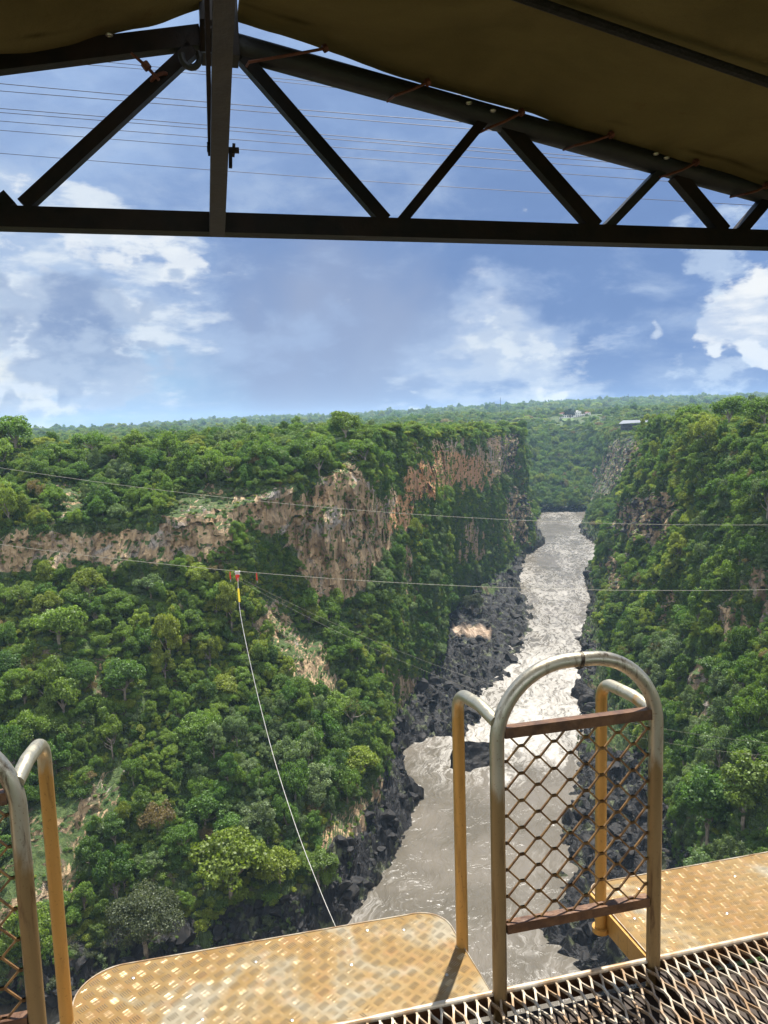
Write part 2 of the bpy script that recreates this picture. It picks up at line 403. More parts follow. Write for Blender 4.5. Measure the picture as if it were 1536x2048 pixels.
M = dict(
    terrain=m_terrain(), water=m_water(),
    bark=m_simple('pale_bark', (.30, .25, .19), .9, scale=3, c2=(.10, .08, .06)),
    basalt=m_simple('wet_basalt', (.006, .006, .007), .72, scale=2.2, c2=(.028, .025, .022), bump=1.0, spec=.25),
    plate=m_plate(),
    tube_y=m_tube('yellowed_steel_tube', (.46, .25, .065), (.52, .47, .34), .80),
    tube_s=m_tube('worn_steel_tube', (.21, .135, .055), (.42, .385, .30), .66, .85),
    meshgold=m_simple('yellow_brown_mesh', (.27, .150, .052), .45, .35, scale=26, c2=(.13, .065, .026), bump=.2),
    rust=m_simple('rust_stained_steel', (.13, .062, .026), .5, .3, scale=22, c2=(.07, .032, .015), bump=.2),
    grate=m_simple('galvanised_expanded_metal', (.50, .44, .34), .45, .3, scale=14, c2=(.30, .19, .10)),
    black=m_simple('black_painted_steel', (.0035, .0035, .004), .55, .0, scale=7, spec=.25, c2=(.016, .009, .006), bump=.15),
    grey=m_simple('scuffed_grey_steel', (.022, .024, .027), .5, .2, scale=12, spec=.35, c2=(.03, .03, .03), bump=.15),
    rustwire=m_simple('rusty_wire', (.13, .042, .022), .6, .3, scale=40),
    wire=m_simple('dark_steel_cable', (.05, .045, .055), .6, .3, scale=2),
    palewire=m_simple('pale_steel_cable', (.34, .32, .25), .55, .2, scale=2),
    rope=m_simple('white_rope', (.50, .48, .43), .8, scale=3),
    yellow=m_simple('yellow_sleeve', (.80, .60, .02), .5, scale=3, var=.1),
    red=m_simple('red_tape', (.62, .04, .03), .55, scale=3, var=.2),
    dark=m_simple('dark_brown_steel', (.040, .024, .014), .7, scale=6),
    ropeblack=m_simple('black_rope', (.008, .008, .008), .9, scale=60, bump=.5),
    whitewall=m_simple('white_render', (.74, .70, .64), .8, scale=.2, var=.12),
    redroof=m_simple('red_tile_roof', (.32, .10, .07), .8, scale=.5),
    window=m_simple('window_glass', (.04, .05, .06), .15, scale=1),
    roofgrey=m_simple('grey_sheet_roof', (.15, .16, .175), .45, .2, scale=.3, sc3=(1, 8, 1)),
    darkwood=m_simple('dark_timber', (.045, .045, .048), .7, scale=.6),
    lawn=m_simple('mown_lawn', (.085, .135, .032), .95, scale=.1, var=.2),
    rivet=m_simple('rivet_metal', (.55, .5, .42), .3, .9, scale=30),
)

# ------------------------------------------------------------------ gorge: shore, toe and rim lines
ZW = -115.0
ST = []   # shore xy, toe xy, rim xy, rimz, ft, zt, fc, zc
def S(sh, to, ri, rz, ft, zt, fc, zc, world=False):
    if not world:
        sh = atz(*sh, ZW)[:2]; to = atz(*to, ZW+6)[:2]; x, D = ri; ri = aty(x, 850, D)[:2]
    ST.append([*sh, *to, *ri, rz, ft, zt, fc, zc])
S((-60, 40), (-75, 35), (-80, -6), -6, .4, -70, .7, -30, True)
S((-125, 60), (-150, 50), (-170, 0), -6, .4, -70, .7, -30, True)
S((-150, 105), (-180, 110), (-240, 110), -6, .45, -70, .7, -30, True)
S((-120, 130), (-140, 150), (-200, 215), -6, .6, -46, .75, -30, True)
S((-20, 2010), (-40, 1985), (-60, 262), -6, .60, -48, .635, -27)
S((150, 2010), (150, 1965), (60, 266), -8, .60, -46, .635, -27)
S((400, 1960), (400, 1905), (250, 272), -11, .61, -45, .645, -27)
S((640, 1885), (590, 1845), (430, 274), -12, .63, -50, .67, -24)
S((735, 1790), (680, 1750), (600, 284), -10, .67, -60, .72, -20)
S((800, 1690), (750, 1640), (690, 298), -7, .67, -62, .74, -18)
S((828, 1600), (780, 1540), (740, 302), -7, .70, -58, .79, -18)
S((812, 1500), (780, 1470), (790, 328), -8, .62, -52, .80, -20)
S((950, 1455), (830, 1390), (830, 352), -8, .60, -50, .78, -20)
S((960, 1390), (880, 1335), (868, 378), -9, .58, -48, .76, -22)
S((1010, 1355), (890, 1290), (900, 405), -10, .58, -48, .74, -24)
S((1052, 1270), (890, 1245), (930, 442), -11, .55, -50, .74, -26)
S((1056, 1220), (935, 1195), (955, 492), -12, .55, -54, .74, -28)
S((1040, 1150), (1010, 1132), (985, 545), -13, .55, -58, .76, -24)
S((1055, 1110), (1040, 1100), (1012, 622), -14, .55, -60, .80, -20)
S((1090, 1085), (1068, 1085), (1034, 692), -15, .50, -62, .80, -20)
S((1072, 1050), (1062, 1055), (1030, 790), -18, .50, -62, .75, -30)
S((1082, 1025), (1072, 1024), (1010, 930), -22, .50, -75, .72, -45)
S((1082, 1018), (1072, 1015), (1020, 1130), -26, .5, -80, .75, -50)
S((1130, 1016), (1130, 1013), (1108, 1260), -28, .5, -80, .75, -50)
S((1172, 1018), (1176, 1014), (1185, 1180), -28, .5, -80, .75, -50)
S((1176, 1030), (1186, 1028), (1225, 1000), -28, .5, -80, .78, -40)
S((1158, 1060), (1185, 1050), (1262, 862), -28, .5, -85, .80, -34)
S((1184, 1085), (1205, 1075), (1285, 730), -24, .5, -80, .80, -32)
S((1205, 1105), (1213, 1100), (1292, 605), -18, .42, -80, .72, -30)
S((1170, 1145), (1190, 1138), (1303, 505), -13, .42, -75, .72, -28)
S((1180, 1200), (1198, 1192), (1330, 435), -9, .40, -75, .70, -28)
S((1165, 1270), (1208, 1254), (1380, 378), -8, .42, -75, .70, -30)
S((1150, 1370), (1212, 1348), (1440, 325), -7, .42, -72, .70, -30)
S((1165, 1455), (1248, 1430), (1500, 285), -6, .42, -72, .70, -30)
S((1140, 1600), (1285, 1570), (1570, 250), -6, .45, -70, .72, -30)
S((1135, 1720), (1350, 1690), (1640, 222), -5, .45, -70, .72, -30)
S((1100, 1850), (1400, 1830), (1720, 200), -5, .45, -70, .72, -30)
S((1160, 1960), (1440, 1980), (1800, 182), -5, .45, -70, .72, -30)
S((60, 90), (95, 90), (150, 95), -5, .5, -70, .75, -30, True)
S((50, 45), (70, 30), (100, 15), -5, .4, -70, .75, -30, True)
S((20, 30), (25, 15), (30, -5), -5, .4, -70, .75, -30, True)
S((-20, 30), (-25, 18), (-25, -7), -5, .4, -70, .75, -30, True)
ST = np.array(ST)
n = len(ST)
sub = 40
tt = np.arange(0, n, 1/sub)
i1 = np.floor(tt).astype(int); fr = (tt-i1)[:, None]
g = lambda k: ST[(i1+k) % n]
cr = .5*((2*g(0)) + (-g(-1)+g(1))*fr + (2*g(-1)-5*g(0)+4*g(1)-g(2))*fr**2 + (-g(-1)+3*g(0)-3*g(1)+g(2))*fr**3)
mid = (cr[:, 2:4]+cr[:, 4:6])/2
seg = np.linalg.norm(np.roll(mid, -1, 0)-mid, axis=1)
D = np.linalg.norm(mid, axis=1)
infront = mid[:, 1] > 60
want = np.where(infront, np.clip(D/230, .8, 3.6), 6.0)
cum = np.concatenate([[0], np.cumsum(seg/want)])
ncol = int(cum[-1])
u = np.interp(np.linspace(0, cum[-1], ncol, endpoint=False), cum, np.arange(len(cum)))
L = np.stack([np.interp(u, np.arange(len(cum)), np.append(cr[:, k], cr[0, k])) for k in range(cr.shape[1])], 1)
sh, to, ri = L[:, 0:2], L[:, 2:4], L[:, 4:6]
rz, ft, zt, fc, zc = L[:, 6], L[:, 7], L[:, 8], L[:, 9], L[:, 10]
nb = 26; nw = 170; npl = 46
rows = []; wts = []
inward = (sh-to)
for k in range(nb):                      # river bed edge -> toe
    f = k/nb
    f2 = -0.35+1.35*f
    p = sh+(to-sh)*f2
    z = np.interp(f2, [-.35, 0, .12, 1], [-7, -.6, 1.4, 6.0])+ZW
    rows.append(np.column_stack([p, np.full(ncol, z)])); wts.append(0.25 if f2 < 0 else .3+.1*f2)
for k in range(nw):                      # wall
    f = k/(nw-1)
    # spend rows evenly along the profile length
    zs = np.stack([np.full(ncol, ZW+6), zt, zc, rz], 1); hs = np.stack([np.zeros(ncol), ft, fc, np.ones(ncol)], 1)
    dd = np.linalg.norm(ri-to, axis=1)
    ln = np.sqrt((np.diff(hs, axis=1)*dd[:, None])**2+np.diff(zs, axis=1)**2)
    ln = ln/ln.sum(1, keepdims=True); cl = np.concatenate([np.zeros((ncol, 1)), np.cumsum(ln, 1)], 1)
    h = np.zeros(ncol); z = np.zeros(ncol)
    for q in range(3):
        a = (f >= cl[:, q]-1e-9) & (f <= cl[:, q+1]+1e-6)
        w_ = np.clip((f-cl[:, q])/np.maximum(ln[:, q], 1e-6), 0, 1)
        h = np.where(a, hs[:, q]+(hs[:, q+1]-hs[:, q])*w_, h); z = np.where(a, zs[:, q]+(zs[:, q+1]-zs[:, q])*w_, z)
    p = to+(ri-to)*h[:, None]
    rows.append(np.column_stack([p, z])); wts.append(.4+.6*min(1, f/.12) if f < .9 else 1-.6*(f-.9)/.1)
outd = ri-to; outd /= np.linalg.norm(outd, axis=1, keepdims=True)
OUTA = np.array([225, 200, 180, 160]+[140]*14+[137, 132, 125, 115, 105, 92, 78, 60, 48, 42, 38, 35, 32, 30, 27, 24, 21, 18, 15, 10, 0, -30, -80, -110, -135.])
ang_ = np.radians(np.interp(u/sub, np.arange(len(OUTA)), OUTA)); outr = np.stack([np.cos(ang_), np.sin(ang_)], 1)
assert len(OUTA) == n+1
od = 0
for k in range(1, npl+1):
    od = od + 3.0*1.126**k
    bl = 1.0
    dv = outd*(1-bl)+outr*bl; dv /= np.linalg.norm(dv, axis=1, keepdims=True)
    p = ri+dv*od
    r = np.linalg.norm(p, axis=1)
    th = np.degrees(np.arctan2(p[:, 0], p[:, 1])); lvl = -17+13*sstep(th, -5, 8)
    z = rz+(lvl-rz)*sstep(np.full(ncol, od), 40, 300)
    ridge = (38+26*sstep(th, -4, 22))*sstep(th, -21, -10)-6
    z = z+ridge*sstep(r, 1700, 4000)+5*fbm(p[:, 0], p[:, 1], p[:, 1]*0, 700, oct=3, seed=5)*sstep(r, 500, 1500)
    hump = np.exp(-(((p[:, 0]-320)/170)**2+((p[:, 1]-1420)/110)**2)); z = z+4*hump
    rows.append(np.column_stack([p, z])); wts.append(max(.04, .4-.4*od/60))
P = np.stack(rows, 0); WT = np.array(wts)[:, None]*np.ones((1, ncol))
X, Y, Z = P[..., 0], P[..., 1], P[..., 2]
near = sstep(np.hypot(X, Y), 30, 90)
n1 = fbm(X, Y, Z, 46, 60, 3, 11); n2 = fbm(X, Y, Z, 13, 22, 3, 12)
n3 = fbm(X, Y, Z, 4.2, 9, 3, 13)
wallm = np.zeros(P.shape[:2]); wallm[nb:nb+nw] = 1
dh = (n1*6.5+n2*3.6+n3*1.5)*WT*near
dirm = np.broadcast_to(outd[None], P.shape[:2]+(2,))
P[..., 0] += dirm[..., 0]*dh*np.where(wallm > 0, 1, .5); P[..., 1] += dirm[..., 1]*dh*np.where(wallm > 0, 1, .5)
P[..., 2] += (fbm(X, Y, Z, 17, 17, 4, 14)*2.6+n3*.7)*WT*near
lump = np.abs(fbm(X, Y, Z, 5.5, 5.5, 4, 15, .6))
P[5:nb+6, :, 2] += (lump[5:nb+6]*4.2-1.6)*near[5:nb+6]
print('terrain', P.shape)
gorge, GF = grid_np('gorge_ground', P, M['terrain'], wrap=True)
tag(gorge, 'rocky gorge walls, wooded banks and the bush plateau above them', kind='structure')

# where the rock lies bare
BARE = [
 [(590, 1010), (640, 960), (700, 950), (760, 975), (800, 990), (835, 975), (810, 1050), (775, 1095), (745, 1150), (705, 1200), (632, 1205), (606, 1150), (588, 1095), (540, 1075), (490, 1065), (470, 1020), (500, 985), (560, 1000)],
 [(340, 1005), (425, 965), (480, 1010), (470, 1040), (448, 1090), (395, 1122), (320, 1100)],
 [(0, 1070), (70, 1050), (130, 1062), (250, 1050), (300, 1060), (345, 1050), (345, 1105), (250, 1122), (100, 1138), (0, 1150)],
 [(0, 1700), (60, 1640), (130, 1600), (190, 1560), (260, 1530), (240, 1610), (190, 1660), (160, 1720), (150, 1800), (90, 1850), (0, 1890)],
 [(790, 1000), (825, 930), (880, 920), (960, 905), (975, 945), (962, 985), (905, 968), (870, 990), (820, 1030), (790, 1060)],
 [(970, 862), (1032, 862), (1042, 940), (990, 955), (965, 930)], [(1008, 980), (1056, 972), (1064, 1085), (1040, 1102), (1008, 1065)],
 [(840, 885), (880, 880), (930, 872), (935, 925), (860, 930)], [(670, 915), (720, 910), (720, 965), (680, 965)],
 [(1232, 868), (1284, 868), (1272, 930), (1222, 992), (1165, 1020), (1195, 940)],
 [(1232, 1008), (1300, 990), (1366, 995), (1356, 1064), (1300, 1098), (1236, 1068)],
 [(490, 1185), (560, 1190), (585, 1260), (640, 1330), (600, 1380), (560, 1330), (500, 1260)],
 [(600, 1270), (645, 1270), (665, 1380), (610, 1390)], [(480, 980), (560, 975), (600, 1010), (560, 1030), (480, 1015)],
 [(920, 1050), (962, 1050), (968, 1120), (926, 1120)], [(796, 1100), (824, 1100), (830, 1190), (798, 1190)],
 [(1212, 1095), (1248, 1105), (1244, 1215), (1212, 1190)], [(1490, 1140), (1536, 1140), (1536, 1280), (1500, 1280)],
 [(1385, 1320), (1415, 1310), (1415, 1440), (1385, 1440)], [(120, 980), (170, 975), (170, 1025), (115, 1025)],
 [(760, 1330), (835, 1350), (835, 1400), (790, 1440), (775, 1390)], [(640, 1660), (800, 1530), (820, 1560), (700, 1720), (640, 1720)],
 [(420, 900), (470, 890), (480, 950), (430, 960)], [(1440, 1180), (1465, 1170), (1470, 1300), (1445, 1300)], [(1330, 1180), (1352, 1170), (1350, 1260), (1330, 1260)],
 [(180, 1330), (205, 1320), (205, 1400), (180, 1400)], [(545, 1480), (570, 1470), (565, 1530), (548, 1530)],
]
BSTR = [1, .95, .74, .62, 1, 1, 1, .85, .9, 1, 1, .6, .7, .9, .8, .8, .9, .8, .8, .75, .8, .8, .65, .75, .75, .65, .65]
WARMP = [(770, 1060), (820, 930), (880, 900), (960, 915), (985, 950), (960, 985), (880, 990), (800, 1080)]
V = P.reshape(-1, 3)
px, py, dep = proj(V); px = np.nan_to_num(px, nan=-9e3); py = np.nan_to_num(py, nan=-9e3)
jx = px+24*fbm(V[:, 0], V[:, 1], V[:, 2], 9, oct=4, seed=31, gain=.6); jy = py+20*fbm(V[:, 0], V[:, 1], V[:, 2], 9, oct=4, seed=32, gain=.6)
bare = np.zeros(len(V))
for pl, sg in zip(BARE, BSTR): bare = np.maximum(bare, inpoly(jx, jy, pl)*sg)
wallflat = (wallm*1.0).reshape(-1)
bare *= wallflat
def steep(Pg):
    du = np.roll(Pg, -1, 1)-Pg; dv = np.zeros_like(Pg); dv[:-1] = Pg[1:]-Pg[:-1]; dv[-1] = dv[-2]
    nn = np.cross(du, dv); nn /= np.linalg.norm(nn, axis=2, keepdims=True)+1e-9
    return nn
# joints and ledges: open rock is broken into blocks
Bg = bare.reshape(P.shape[:2]); lz0 = P[..., 2]-ZW
wx, wy, wz = [P[..., q]+1.3*fbm(P[..., 0], P[..., 1], P[..., 2], 7, oct=2, seed=200+q) for q in range(3)]
cellv = _h(np.floor(wx/3.4), np.floor(wy/3.4), np.floor(wz/15), 77)*1.7+_h(np.floor(wx/1.7), np.floor(wy/1.7), np.floor(wz/5.5), 78)*.6
ledge = (np.abs(((wz/9.0) % 1)-.5)*2-.5)*1.2
P[5:nb+14, :, 2] += (_h(np.floor(wx/5.5), np.floor(wy/4.0), wz*0, 79)*.9+_h(np.floor(wx/2.4), np.floor(wy/2.4), wz*0, 80)*.5)[5:nb+14]*near[5:nb+14]*sstep(lz0[5:nb+14], -.5, 1.5)
dblk = (cellv+ledge)*np.clip(Bg, 0, 1)*np.clip(np.hypot(X, Y)/260, .8, 1.6)
P[..., 0] += dirm[..., 0]*dblk; P[..., 1] += dirm[..., 1]*dblk
V = P.reshape(-1, 3); gorge.data.vertices.foreach_set('co', V.reshape(-1).astype(np.float32))
gorge.data.polygons.foreach_set('use_smooth', (bare[GF].mean(1) < .5) & (np.repeat(np.arange(P.shape[0]-1), ncol) > nb+6)); gorge.data.update()
NN = steep(P); 
if NN[nb+60:nb+100, :, :].mean(axis=(0, 1))[2] < 0: NN = -NN
hidden = ((px < 0) | (px > 1536)) & (wallflat > 0)
cliffish = (np.abs(NN[..., 2]).reshape(-1) < .30) & (wallflat > 0)
bare = np.where(hidden & cliffish, .8, bare)
warm = inpoly(px, py, WARMP).astype(float)
warm = np.maximum(warm, .35*(sstep(fbm(V[:, 0], V[:, 1], V[:, 2], 20, oct=3, seed=41), .2, .7)))
low = np.zeros(P.shape[:2]); low[:nb+1] = 1
lz = P[..., 2]-ZW
lsh = 4.5*sstep(np.hypot(X, Y), 380, 560); low[:nb+1] *= 1-.75*(lz[:nb+1] > 5-.4*lsh[:nb+1]); low = np.maximum(low, 1-sstep(lz+4*n2, 8-lsh, 12-lsh)); _px, _py, _ = proj(P); low = np.where((_px > 1150) & (_py < 1500) & (lz > 3.2+n2), 0, low)*(np.arange(P.shape[0])[:, None] < nb+nw)
shadedrock = inpoly(px, py, [(1140, 855), (1320, 855), (1320, 1030), (1140, 1030)]) | inpoly(px, py, [(1180, 990), (1536, 990), (1536, 1800), (1180, 1800)]) | inpoly(px, py, [(1000, 860), (1070, 860), (1070, 1110), (1000, 1110)])  # dark basalt tone on these cliffs, deepened to paint in their shade
sand = inpoly(px, py, [(905, 1256), (960, 1252), (985, 1262), (975, 1274), (910, 1268)]).astype(float)*(lz.reshape(-1) < 14)
me = gorge.data
for nm, arr in (('bare', bare), ('warm', warm*(1-shadedrock)), ('basalt', np.maximum(low.reshape(-1), .50*shadedrock*bare)), ('sand', sand)):  # basalt holds the bank rock plus the shade painted on those cliffs
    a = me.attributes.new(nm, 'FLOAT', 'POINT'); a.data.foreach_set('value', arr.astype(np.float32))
bvh = BVHTree.FromPolygons(V.tolist(), GF.tolist())
def hit(px_, py_, mx=8000):
    d = Vector(ray(px_, py_)).normalized(); r = bvh.ray_cast(Vector((0, 0, 0)), d, mx); return r[0]

# ------------------------------------------------------------------ river
xs = np.arange(-190, 330, 1.6); ys = np.concatenate([np.arange(-10, 420, 1.5), np.arange(420, 1080, 2.6)])
GX, GY = np.meshgrid(xs, ys)
rp = [proj(np.stack([GX, GY, GX*0+ZW], -1))]
qx, qy = np.nan_to_num(rp[0][0], nan=-999), np.nan_to_num(rp[0][1], nan=3000)
sx_, sy_ = GX*.97+GY*.22, GY*.97-GX*.22
qyj = qy+40*fbm(GX, GY, GX*0, 24, oct=3, seed=55)
rap = sstep(qyj, 1760, 1420)*(.62+.3*np.exp(-((qy-1345)/110.)**2))+.25*np.exp(-((qy-1465)/45.)**2)*sstep(qx, 800, 960)
rap = np.maximum(rap, .55*np.exp(-((qx-860)/70.)**2-((qy-1480)/40.)**2))
rap = np.maximum(rap, 1.0*np.exp(-((qx-1105)/60.)**2-((qy-1505)/45.)**2))
rap = np.maximum(rap, .8*np.exp(-((qx-1010)/60.)**2-((qy-1555)/25.)**2))
rap = rap*(1-.35*np.exp(-((qx-1110)/45.)**2-((qy-1060)/20.)**2))
rap = np.clip(np.maximum(rap, .28+.14*fbm(sx_, sy_*.35, GX*0, 16, oct=3, seed=56)), 0, 1.2)
wv = fbm(sx_, sy_*.55, GX*0, 8, oct=4, seed=51, gain=.5)*.55+fbm(sx_*.8, sy_, GX*0, 2.8, oct=2, seed=52)*.16
river, _ = grid_np('river', np.stack([GX, GY, ZW+wv*(.35+.6*rap)], -1), M['water'])
a = river.data.attributes.new('foam', 'FLOAT', 'POINT'); a.data.foreach_set('value', rap.reshape(-1).astype(np.float32))
tag(river, 'silty brown river with white rapids running down the gorge', kind='structure')

# ------------------------------------------------------------------ vegetation prototypes (mesh data only)
def leaf_quads(C_, N_, size, rg):
    n = len(C_)
    N_ = N_/(np.linalg.norm(N_, axis=1, keepdims=True)+1e-9)
    a = np.cross(N_, rg.normal(size=(n, 3))); a /= np.linalg.norm(a, axis=1, keepdims=True)+1e-9
    b = np.cross(N_, a)
    s = size[:, None]
    a = a*s; b = b*s*rg.uniform(.55, .95, (n, 1))
    bend = N_*s*rg.uniform(-.25, .25, (n, 1))
    return np.stack([C_-a, C_-b+bend, C_+a*1.05, C_+b-bend], 1)
def crown_mesh(name, mat, form, nleaf, seed, leaf=.055):
    rg = np.random.default_rng(seed)
    if form == 'rounded':   nb_, ex, zc_, br = 38, (.80, .80, .66), .95, (.15, .33)
    elif form == 'layered': nb_, ex, zc_, br = 34, (.95, .95, .36), 1.05, (.15, .30)
    elif form == 'spreading': nb_, ex, zc_, br = 40, (.98, .98, .50), .90, (.14, .30)
    elif form == 'ragged':  nb_, ex, zc_, br = 30, (.95, .75, .95), 1.05, (.08, .30)
    elif form == 'tall':    nb_, ex, zc_, br = 42, (.56, .56, 1.05), 1.15, (.14, .30)
    else:                   nb_, ex, zc_, br = 9, (.6, .6, .35), .35, (.35, .55)
    d = rg.normal(size=(nb_, 3)); d /= np.linalg.norm(d, axis=1, keepdims=True)
    d[:, 2] = np.where(d[:, 2] < -.35, -d[:, 2]*.6, d[:, 2])
    cb = d*np.array(ex)*rg.uniform(.55, 1.0, (nb_, 1)); cb[:, 2] += zc_
    if form == 'drape':
        k = np.linspace(0, 1, nb_); cb = np.stack([rg.normal(0, .28, nb_), rg.normal(0, .22, nb_), .5-2.2*k], 1); br = (.28, .45)
    rb = rg.uniform(*br, nb_)
    vol = rb**2; pick = rg.choice(nb_, nleaf, p=vol/vol.sum())
    dd = rg.normal(size=(nleaf, 3)); dd[:, 2] = dd[:, 2]*.8+.35; dd /= np.linalg.norm(dd, axis=1, keepdims=True)
    sq = np.where(form == 'layered', .55, .8)
    rr = rb[pick]*rg.uniform(.55, 1.06, nleaf)**.5
    rr = rr*(1+.22*np.sin(dd[:, 0]*9+pick)*np.sin(dd[:, 1]*8+pick*2))
    c = cb[pick]+dd*rr[:, None]*np.array([1, 1, float(sq)])
    nrm = dd*.62+np.array([0, 0, .36])+rg.normal(size=(nleaf, 3))*.58
    size = leaf*rg.uniform(.6, 1.35, nleaf)
    return quads_np(name, leaf_quads(c, nrm, size, rg), mat), cb, rb
def trunk_mesh(name, cb, form, seed):
    rg = random.Random(seed); b = MB()
    top = {'rounded': .75, 'layered': .95, 'spreading': .7, 'tall': .9, 'ragged': .8}[form]
    pts = [(0, 0, -.35), (.01, .0, .1), (rg.uniform(-.04, .04), rg.uniform(-.04, .04), .45), (rg.uniform(-.08, .08), rg.uniform(-.08, .08), top)]
    b.tube(pts, [.075, .055, .045, .028], 7)
    for k in range(min(9, len(cb))):
        c = cb[k]; z0 = rg.uniform(.3, top*.9)
        s = Vector((0, 0, z0)); e = Vector(c); m_ = s.lerp(e, .5)+Vector((0, 0, -.08))
        b.tube([s, m_, e], [.03, .02, .008], 5)
    me_ = bpy.data.meshes.new(name); me_.from_pydata(b.v, [], b.f); me_.materials.append(M['bark']); me_.update(); return me_
LEAF = {
 'deep green':   m_leaf('deep_green_leaves', (.068, .140, .020), (.105, .180, .026)),
 'mid green':    m_leaf('mid_green_leaves', (.105, .180, .022), (.150, .215, .028)),
 'yellow-green': m_leaf('yellow_green_leaves', (.175, .235, .024), (.215, .245, .030)),
 'grey-green':   m_leaf('grey_green_leaves', (.120, .180, .066), (.155, .205, .084)),
 'dark':         m_leaf('dark_fig_leaves', (.012, .030, .014), (.014, .034, .016), .2),
 'dry':          m_leaf('dry_brown_leaves', (.16, .115, .05), (.19, .15, .07)),
 'olive':        m_leaf('olive_leaves', (.050, .065, .026), (.070, .082, .034)),
}
PROT = []
sd0 = 100
for (hue, form) in (('deep green', 'rounded'), ('deep green', 'spreading'), ('mid green', 'rounded'), ('mid green', 'layered'), ('mid green', 'spreading'),
                    ('yellow-green', 'rounded'), ('yellow-green', 'layered'), ('grey-green', 'rounded'), ('grey-green', 'spreading'), ('mid green', 'tall'), ('deep green', 'tall'), ('dry', 'spreading'), ('bare', 'spreading'), ('mid green', 'ragged'), ('yellow-green', 'ragged'), ('deep green', 'ragged'), ('grey-green', 'ragged')):
    sd0 += 1
    cm, cb, rb = crown_mesh('crown_leaves', LEAF['dry' if hue == 'bare' else hue], form, 250 if hue == 'bare' else (2600 if hue == 'dry' else 6500), sd0, .030 if hue == 'bare' else .040)
    PROT.append(dict(hue=hue, form=form, crown=cm, trunk=trunk_mesh('trunk_wood', cb, form, sd0)))
SHR = []
for (hue, form) in (('deep green', 'shrub'), ('mid green', 'shrub'), ('yellow-green', 'shrub'), ('grey-green', 'shrub'), ('mid green', 'drape'), ('deep green', 'drape'), ('grey-green', 'drape'), ('olive', 'shrub')):
    sd0 += 1
    cm, cb, rb = crown_mesh('shrub_leaves', LEAF[hue], form, 900, sd0, .085)
    SHR.append(dict(hue=hue, form=form, crown=cm))

# ------------------------------------------------------------------ scatter
def voxthin(pts, r, pri):
    o = np.argsort(-pri); q = np.floor(pts[o]/r).astype(np.int64)
    key = (q[:, 0]*73856093) ^ (q[:, 1]*19349663) ^ (q[:, 2]*83492791)
    _, i = np.unique(key, return_index=True); return o[i]
a0, a1, a2, a3 = V[GF[:, 0]], V[GF[:, 1]], V[GF[:, 2]], V[GF[:, 3]]
fcen = (a0+a1+a2+a3)/4; fn = np.cross(a2-a0, a3-a1); far_ = .5*np.linalg.norm(fn, axis=1); fn = fn/(2*far_[:, None]+1e-9)
fn = np.where(fn[:, 2:3] < 0, -fn, fn)
fpx, fpy, fd = proj(fcen); vis = (fpx > -260) & (fpx < 1800) & (fpy > 600) & (fpy < 2300)
frow = np.repeat(np.arange(P.shape[0]-1), ncol)
fbare = bare[GF].mean(1); flow = low.reshape(-1)[GF].mean(1); fsand = sand[GF].max(1)
fdist = np.linalg.norm(fcen, axis=1)
def sample(mask, dens):
    idx = np.nonzero(mask)[0]; w_ = far_[idx]*(dens[idx] if isinstance(dens, np.ndarray) else dens)
    k = rng.poisson(w_); fi = np.repeat(idx, k); r1, r2 = rng.random((2, len(fi), 1))
    p = a0[fi]*(1-r1)*(1-r2)+a1[fi]*r1*(1-r2)+a2[fi]*r1*r2+a3[fi]*(1-r1)*r2
    return p, fi
onwall = (frow >= nb) & (frow < nb+nw)
facing = np.einsum('ij,ij->i', fn, -fcen/fdist[:, None])
# patchiness
patch = fbm(fcen[:, 0], fcen[:, 1], fcen[:, 2], 22, oct=3, seed=61)
mt = vis & ((onwall & ((flow < .5) | (fdist > 700))) | ((fdist > 850) & (frow > 8) & (frow < nb))) & (fbare < .3)
pt, ti = sample(mt, np.where(fdist < 420, .36, .16))
sp = np.where(fdist[ti] < 420, 1, 1)
keep = []
tr_, sh_ = [], []
dist = np.linalg.norm(pt, axis=1)
for lo, hi, r in ((0, 380, 2.5), (380, 700, 3.4), (700, 2000, 5.0)):
    s_ = np.nonzero((dist >= lo) & (dist < hi))[0]
    if len(s_): keep.append(s_[voxthin(pt[s_], r, rng.random(len(s_)))])
keep = np.concatenate(keep); pt, ti = pt[keep], ti[keep]
dist = dist[keep]
steepf = 1-np.abs(fn[ti][:, 2])
rad = np.clip(rng.lognormal(math.log(1.75), .48, len(pt)), .8, 5.2)*np.where(dist > 380, 1.2, 1)*np.where(dist > 700, 1.25, 1)*np.where(steepf > .6, .85, 1)
tp = [pt]; trad = [rad]; tfi = [ti]
# plateau near the rim, then farther out
mp = vis & (frow >= nb+nw-6)
for lo, hi, r, R_ in ((0, 520, 4.6, 3.6), (520, 1100, 6.5, 4.4), (1100, 2200, 10.5, 6.2), (2200, 5200, 24, 12.5)):
    s_ = mp & (fdist >= lo) & (fdist < hi) & (fpy < 1150)
    q, qi = sample(s_, 1.6/r**2)
    if len(q) == 0: continue
    rimdist = frow[qi]-(nb+nw)
    ok = voxthin(q*np.array([1, 1, 0.0]), r, rng.random(len(q)))
    q, qi = q[ok], qi[ok]
    if lo < 1100:   # keep only the first couple of hundred metres behind each rim, the rest cannot be seen over them
        ok = frow[qi] < nb+nw+33; q, qi = q[ok], qi[ok]
    tp.append(q); tfi.append(qi); trad.append(np.clip(rng.lognormal(math.log(R_*.82), .25, len(q)), R_*.5, R_*1.5))
TP = np.concatenate(tp); TR = np.concatenate(trad); TF = np.concatenate(tfi)
TPX, TPY, TD = proj(TP)
